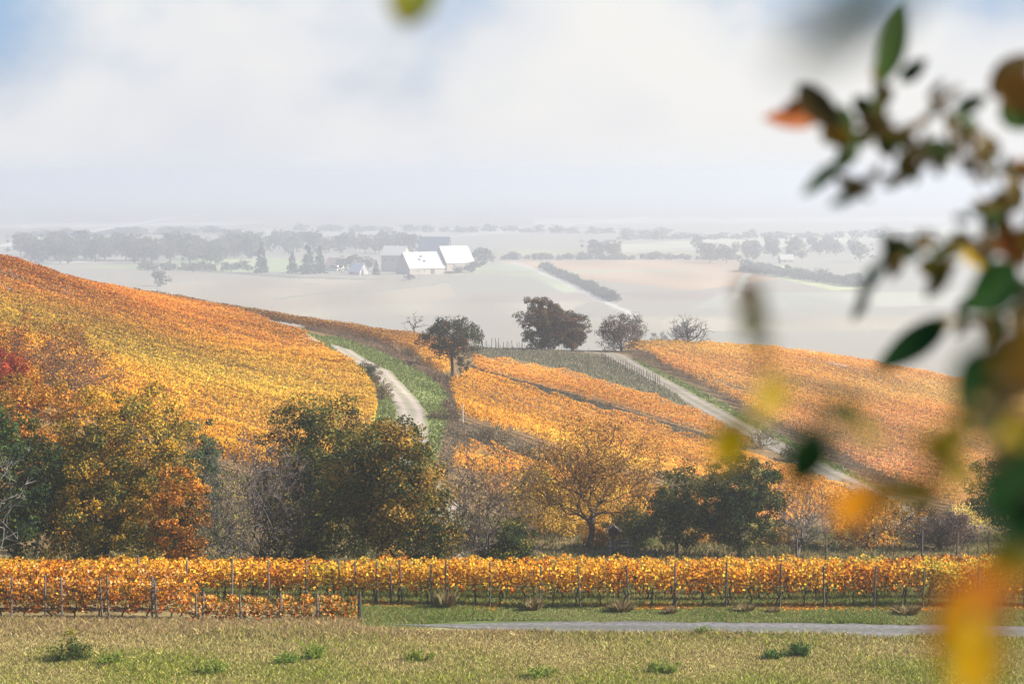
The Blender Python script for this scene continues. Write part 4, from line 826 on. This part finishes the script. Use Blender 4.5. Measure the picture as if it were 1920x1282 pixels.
def far_tree(kind, u, Y, h, w=None, label='', group=None, raw=False):
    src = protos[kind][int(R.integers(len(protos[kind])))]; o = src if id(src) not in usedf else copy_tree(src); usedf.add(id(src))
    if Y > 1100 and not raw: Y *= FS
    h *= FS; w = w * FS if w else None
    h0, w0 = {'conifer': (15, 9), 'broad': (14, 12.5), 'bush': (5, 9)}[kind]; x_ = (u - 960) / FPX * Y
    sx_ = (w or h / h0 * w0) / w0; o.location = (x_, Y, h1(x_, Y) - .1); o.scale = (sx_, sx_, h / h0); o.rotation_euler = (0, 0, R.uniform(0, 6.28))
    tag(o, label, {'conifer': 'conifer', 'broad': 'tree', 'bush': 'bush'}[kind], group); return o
for u, Y, h, w, lb in ((490, 1500, 20, 11, 'tallest pointed conifer, standing alone left of the estate'), (548, 1500, 14, 9, 'smaller round topped conifer between the tallest one and the pair'),
                       (577, 1480, 19, 12, 'left conifer of the dark pair beside the estate'), (600, 1490, 18, 9, 'right conifer of the dark pair beside the estate'), (705, 1470, 9.5, 6, 'dark narrow conifer against the farmhouse wall')):
    far_tree('conifer', u, Y, h, w, lb, 'conifers by the estate')
for u, Y, h, w, lb in ((900, 1560, 12, 14, 'round hazy tree right behind the end of the big barn'), (884, 1500, 7, 9, 'bushy tree at the right end of the big barn'), (1118, 1720, 13, 15, 'left one of the two touching round trees on the far hedge'),
                       (1150, 1725, 12.5, 15, 'right one of the two touching round trees on the far hedge'), (640, 1500, 9, 10, 'round tree between the conifers and the small white cottage'), (660, 1545, 10, 11, 'round tree behind the small white cottage'), (362, 1500, 6, 8, 'single round bush at the left end of the bright meadow'), (690, 1540, 9, 9, 'round tree left of the cream farmhouse'),
                       (860, 1488, 5, 7, 'small tree against the right wall of the barn'), (610, 900, 4.5, 6, 'lone faint tree in the valley field above the left hill'), (300, 1320, 8, 9, 'faint tree in the field below the far wood'), (767, 1380, 4, 5, 'small bush near the thin pole in the field')):
    far_tree('broad', u, Y, h, w, lb, None)
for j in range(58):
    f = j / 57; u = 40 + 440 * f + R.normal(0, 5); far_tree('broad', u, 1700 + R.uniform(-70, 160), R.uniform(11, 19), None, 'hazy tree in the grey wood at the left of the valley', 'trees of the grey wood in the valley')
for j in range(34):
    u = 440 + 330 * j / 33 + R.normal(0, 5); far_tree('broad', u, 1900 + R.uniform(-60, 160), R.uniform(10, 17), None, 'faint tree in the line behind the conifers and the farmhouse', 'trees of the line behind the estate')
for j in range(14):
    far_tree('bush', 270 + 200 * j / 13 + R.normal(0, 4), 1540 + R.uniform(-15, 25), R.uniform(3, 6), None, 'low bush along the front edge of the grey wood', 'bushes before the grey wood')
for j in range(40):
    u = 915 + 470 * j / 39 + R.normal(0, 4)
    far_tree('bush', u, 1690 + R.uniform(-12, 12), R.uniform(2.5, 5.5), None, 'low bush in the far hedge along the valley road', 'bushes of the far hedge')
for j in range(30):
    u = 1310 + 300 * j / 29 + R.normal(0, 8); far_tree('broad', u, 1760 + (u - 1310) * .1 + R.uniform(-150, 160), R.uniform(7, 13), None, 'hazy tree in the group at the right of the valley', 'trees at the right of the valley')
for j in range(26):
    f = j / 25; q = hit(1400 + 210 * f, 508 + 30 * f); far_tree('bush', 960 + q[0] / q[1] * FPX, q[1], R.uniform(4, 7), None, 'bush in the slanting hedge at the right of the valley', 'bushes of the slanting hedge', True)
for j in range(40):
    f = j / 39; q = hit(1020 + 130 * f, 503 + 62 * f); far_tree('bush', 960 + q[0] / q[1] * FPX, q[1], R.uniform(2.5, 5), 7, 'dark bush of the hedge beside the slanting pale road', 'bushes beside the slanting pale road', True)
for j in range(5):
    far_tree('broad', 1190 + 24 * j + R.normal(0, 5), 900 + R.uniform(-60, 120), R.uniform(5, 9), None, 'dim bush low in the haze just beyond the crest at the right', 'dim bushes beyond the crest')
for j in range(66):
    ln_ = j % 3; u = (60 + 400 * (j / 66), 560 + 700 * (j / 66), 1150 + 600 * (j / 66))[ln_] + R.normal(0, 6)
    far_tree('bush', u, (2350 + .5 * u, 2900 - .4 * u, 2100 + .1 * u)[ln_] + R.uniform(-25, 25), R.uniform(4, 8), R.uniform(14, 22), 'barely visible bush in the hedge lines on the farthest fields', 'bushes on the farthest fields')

# ------------------------------------------------------------------ twigs and leaves close to the camera
def leaf_shape(Lm, Wm, fold, curl, col, nu=10, nv=5):
    t = np.linspace(0, 1, nu); w = np.sin(PI * t ** 0.85) ** 0.8 * Wm / 2; w[-1] = w[0] = Wm * .02; s_ = np.linspace(-1, 1, nv)
    X_ = np.repeat(((t - .5) * Lm)[:, None], nv, 1); Y_ = w[:, None] * s_[None]; Z_ = np.abs(Y_) * fold + curl * Lm * ((t - .5) ** 2)[:, None] * 2
    V = np.stack([X_, Y_, Z_], -1).reshape(-1, 3); i = np.arange(nu * nv).reshape(nu, nv)
    F = np.stack([i[:-1, :-1], i[1:, :-1], i[1:, 1:], i[:-1, 1:]], -1).reshape(-1, 4); n = len(V)
    V2 = np.vstack([V, V - np.array((0, 0, .0006))]); F2 = np.vstack([F, F[:, ::-1] + n])
    g = R.normal(0, .05, (len(V2), 1)); vein = (np.abs(V2[:, 1:2]) < Wm * .03) * .25
    return V2, F2, np.clip(np.array(col)[None] * (1 + g + vein), .003, .95)
def branch(name, label, dist, twigs, lvs, seed, twr=.0020, extra=9):
    g = np.random.default_rng(seed); p0 = at(*twigs[0][0], dist); root = empty(name, tuple(p0)); tag(root, label, 'branch')
    for tw in twigs:
        pts = np.array([at(u, v, dist * (1 + .03 * math.sin(k + seed))) for k, (u, v) in enumerate(tw)]) - p0
        if len(pts) > 2: pts = resample(pts, .02)
        n_ = len(pts) - 1; mb = MB(); mb.tube(pts[:-1], pts[1:], np.linspace(twr * 1.6, twr * .7, n_), np.linspace(twr * 1.6, twr * .7, n_), 6, (0.07, 0.05, 0.035)); mb.build('twig', M_BARK, root)
    lvs = list(lvs)
    for tw in twigs:
        for (ua, va), (ub, vb) in zip(tw[:-1], tw[1:]):
            for _ in range(int(math.hypot(ub - ua, vb - va) / extra) if extra else 0):
                f = g.random(); an = g.uniform(0, 2 * PI); ll = g.uniform(22, 54); uu, vv = ua + (ub - ua) * f, va + (vb - va) * f
                lvs.append((uu, vv, uu + math.cos(an) * ll, vv + math.sin(an) * ll * 1.1, ll * g.uniform(.3, .6), [LB, LG2, LB, LG2, (0.12, 0.08, 0.02), (0.17, 0.10, 0.015)][int(g.integers(6))]))
    for (u0, v0, u1, v1, wpx, col) in lvs:
        dd = dist * (1 + g.uniform(-.06, .06)); a, b = at(u0, v0, dd), at(u1, v1, dd * (1 + g.uniform(-.01, .01)))
        Lm = np.linalg.norm(b - a); V, F, C = leaf_shape(Lm * 1.12, wpx * 1.3 / FPX * dd, g.uniform(.1, .35), g.uniform(-.12, .12), col)
        ex = Vector(b - a).normalized(); nz_ = Vector((g.normal(0, .35), -1, g.normal(0, .35))); ey = nz_.cross(ex).normalized(); ez = ex.cross(ey).normalized()
        Rm = np.array([ex, ey, ez]); V = V @ Rm + (a + b) / 2 - p0
        mesh('leaf', V, F, M_LEAF, C, root, True)
LG, LG2, LO, LY, LB, LR = (0.012, 0.045, 0.008), (0.03, 0.06, 0.008), (0.55, 0.22, 0.01), (0.62, 0.42, 0.01), (0.07, 0.045, 0.012), (0.32, 0.09, 0.02)
branch('leafy_branch', 'blurred dark leafy branch hanging into the upper right corner', 2.8,
  [[(2020, 300), (1900, 330), (1830, 300), (1760, 290), (1700, 270), (1650, 240), (1640, 180), (1645, 140)], [(1760, 290), (1690, 330), (1640, 330), (1600, 370)], [(1640, 215), (1600, 235), (1560, 250)], [(1830, 300), (1800, 230), (1760, 200)], [(1900, 330), (1880, 400), (1850, 420)]],
  [(1646, 152, 1694, 18, 48, LG2), (1690, 152, 1736, 112, 26, LG2), (1535, 222, 1436, 222, 34, LR), (1500, 165, 1575, 245, 46, LB), (1545, 200, 1602, 290, 52, LG2), (1600, 262, 1570, 320, 34, LG2), (1575, 305, 1506, 365, 24, LG), (1545, 235, 1590, 270, 40, (0.25, 0.15, 0.02)),
   (1602, 185, 1650, 225, 30, LG2), (1632, 200, 1630, 250, 34, LB), (1600, 262, 1640, 250, 30, (0.16, 0.14, 0.03)), (1652, 312, 1585, 385, 20, LB), (1700, 250, 1760, 205, 14, LB), (1740, 215, 1800, 160, 16, LB), (1795, 205, 1850, 182, 26, LG2),
   (1862, 175, 1930, 105, 52, LB), (1875, 150, 1950, 200, 56, (0.3, 0.13, 0.02)), (1880, 190, 1930, 240, 50, LG2), (1862, 262, 1874, 292, 16, LB), (1826, 322, 1842, 345, 18, LB), (1856, 372, 1888, 392, 22, LB), (1700, 300, 1720, 270, 30, LB), (1690, 330, 1720, 300, 22, LB), (1745, 180, 1770, 150, 14, LB),
   (1500, 190, 1470, 215, 22, LR), (1905, 300, 1930, 340, 30, (0.3, 0.12, 0.03))], 1)
branch('leafy_branch', 'blurred branch with big dark green leaves at the right, below the upper one', 2.7,
  [[(2020, 420), (1910, 440), (1870, 450), (1810, 460), (1760, 470), (1700, 460), (1660, 500)], [(2020, 520), (1940, 545), (1880, 590), (1800, 598), (1770, 608)], [(1870, 450), (1850, 500)], [(1870, 385), (1880, 440)]],
  [(1900, 500, 1812, 578, 78, LG), (1775, 602, 1648, 694, 50, LG), (1700, 448, 1650, 500, 30, LG), (1655, 490, 1612, 560, 24, (0.05, 0.07, 0.05)), (1625, 550, 1600, 600, 18, (0.10, 0.11, 0.12)), (1722, 505, 1790, 498, 40, (0.22, 0.14, 0.02)), (1780, 495, 1738, 558, 28, (0.09, 0.07, 0.01)),
   (1792, 440, 1770, 492, 26, (0.2, 0.16, 0.03)), (1790, 405, 1820, 412, 16, LG2), (1880, 430, 1925, 500, 44, LR), (1800, 450, 1840, 500, 26, LY), (1850, 470, 1900, 440, 30, (0.4, 0.25, 0.06)), (1760, 450, 1720, 440, 16, LB), (1840, 430, 1870, 400, 20, LB)], 2)
branch('leafy_branch', 'strongly blurred olive and yellow branch crossing the right hand vineyard', 1.45,
  [[(2060, 640), (1920, 740), (1800, 830), (1720, 900), (1640, 920), (1590, 930)], [(1800, 830), (1620, 800), (1560, 760), (1500, 740), (1450, 740), (1380, 820)], [(1450, 740), (1420, 660), (1405, 600), (1398, 540)], [(1540, 800), (1520, 840)], [(2060, 860), (1960, 900), (1880, 950)], [(2000, 640), (1900, 700), (1850, 800), (1900, 900), (1890, 1000)], [(1980, 560), (1900, 640), (1840, 720)]],
  [(1392, 525, 1420, 590, 44, (0.16, 0.09, 0.03)), (1425, 575, 1400, 640, 44, (0.13, 0.14, 0.02)), (1385, 800, 1350, 875, 60, LY), (1470, 715, 1415, 780, 50, (0.35, 0.24, 0.02)), (1560, 755, 1605, 790, 50, LG), (1590, 780, 1650, 830, 34, (0.25, 0.18, 0.02)),
   (1540, 808, 1485, 915, 70, LG), (1640, 925, 1560, 965, 66, LO), (1770, 930, 1650, 915, 52, (0.16, 0.09, 0.01)), (1700, 925, 1640, 905, 50, (0.35, 0.2, 0.02)), (1900, 660, 1800, 780, 110, LG), (1830, 760, 1900, 800, 80, LG2), (1810, 790, 1740, 860, 60, (0.42, 0.33, 0.03)),
   (1960, 600, 1890, 760, 110, (0.38, 0.2, 0.02)), (1900, 780, 1960, 900, 90, (0.45, 0.32, 0.03)), (1960, 860, 1850, 960, 110, LG), (1890, 950, 1960, 1010, 80, LG), (1850, 1040, 1950, 1060, 60, (0.3, 0.22, 0.02)), (1820, 900, 1760, 860, 50, (0.45, 0.35, 0.04))], 3, .0008, 34)
branch('leafy_branch', 'very blurred orange and yellow leaves at the lower right edge', 1.0,
  [[(2050, 1060), (1920, 1090), (1860, 1110), (1820, 1160)], [(1860, 1110), (1830, 1200)]],
  [(1885, 1090, 1745, 1210, 92, (0.7, 0.24, 0.01)), (1830, 1150, 1822, 1310, 100, (0.62, 0.36, 0.01)), (1800, 1170, 1790, 1290, 50, LY)], 4, .0009, 0)
branch('leafy_branch', 'tip of an olive yellow leaf blurred at the top edge of the picture', 1.6, [[(800, -140), (780, -70), (768, -30)]],
  [(775, -40, 762, 48, 74, (0.22, 0.2, 0.02)), (800, -60, 778, 20, 50, (0.1, 0.12, 0.01))], 5, .001, 0)
branch('leafy_branch', 'large soft grey leaf blur in front of the sky, top right', .62, [[(1840, -160), (1760, -80), (1690, -25)]],
  [(1710, -40, 1470, 120, 84, (0.05, 0.07, 0.03))], 6, .0004, 0)

# ------------------------------------------------------------------ haze
def hz(t, out):
    v = t.nodes.new('ShaderNodeVolumePrincipled'); v.inputs['Color'].default_value = (0.955, 0.97, 0.985, 1); v.inputs['Density'].default_value = 0.00049
    v.inputs['Anisotropy'].default_value = 0.58; t.links.new(v.outputs[0], out.inputs['Volume'])
M_HAZE = mat('haze', hz)
zmin = float(GZ.min()) - 1; ztop = max(12.0, float(GZ.max()) + .6); print('ZTOP', ztop)
o = MB().box((0, 4900, (zmin + ztop) / 2), (13500, 5050, (ztop - zmin) / 2)).build('haze', M_HAZE); tag(o, 'pale morning haze lying over the whole valley', 'haze', None, 'stuff')
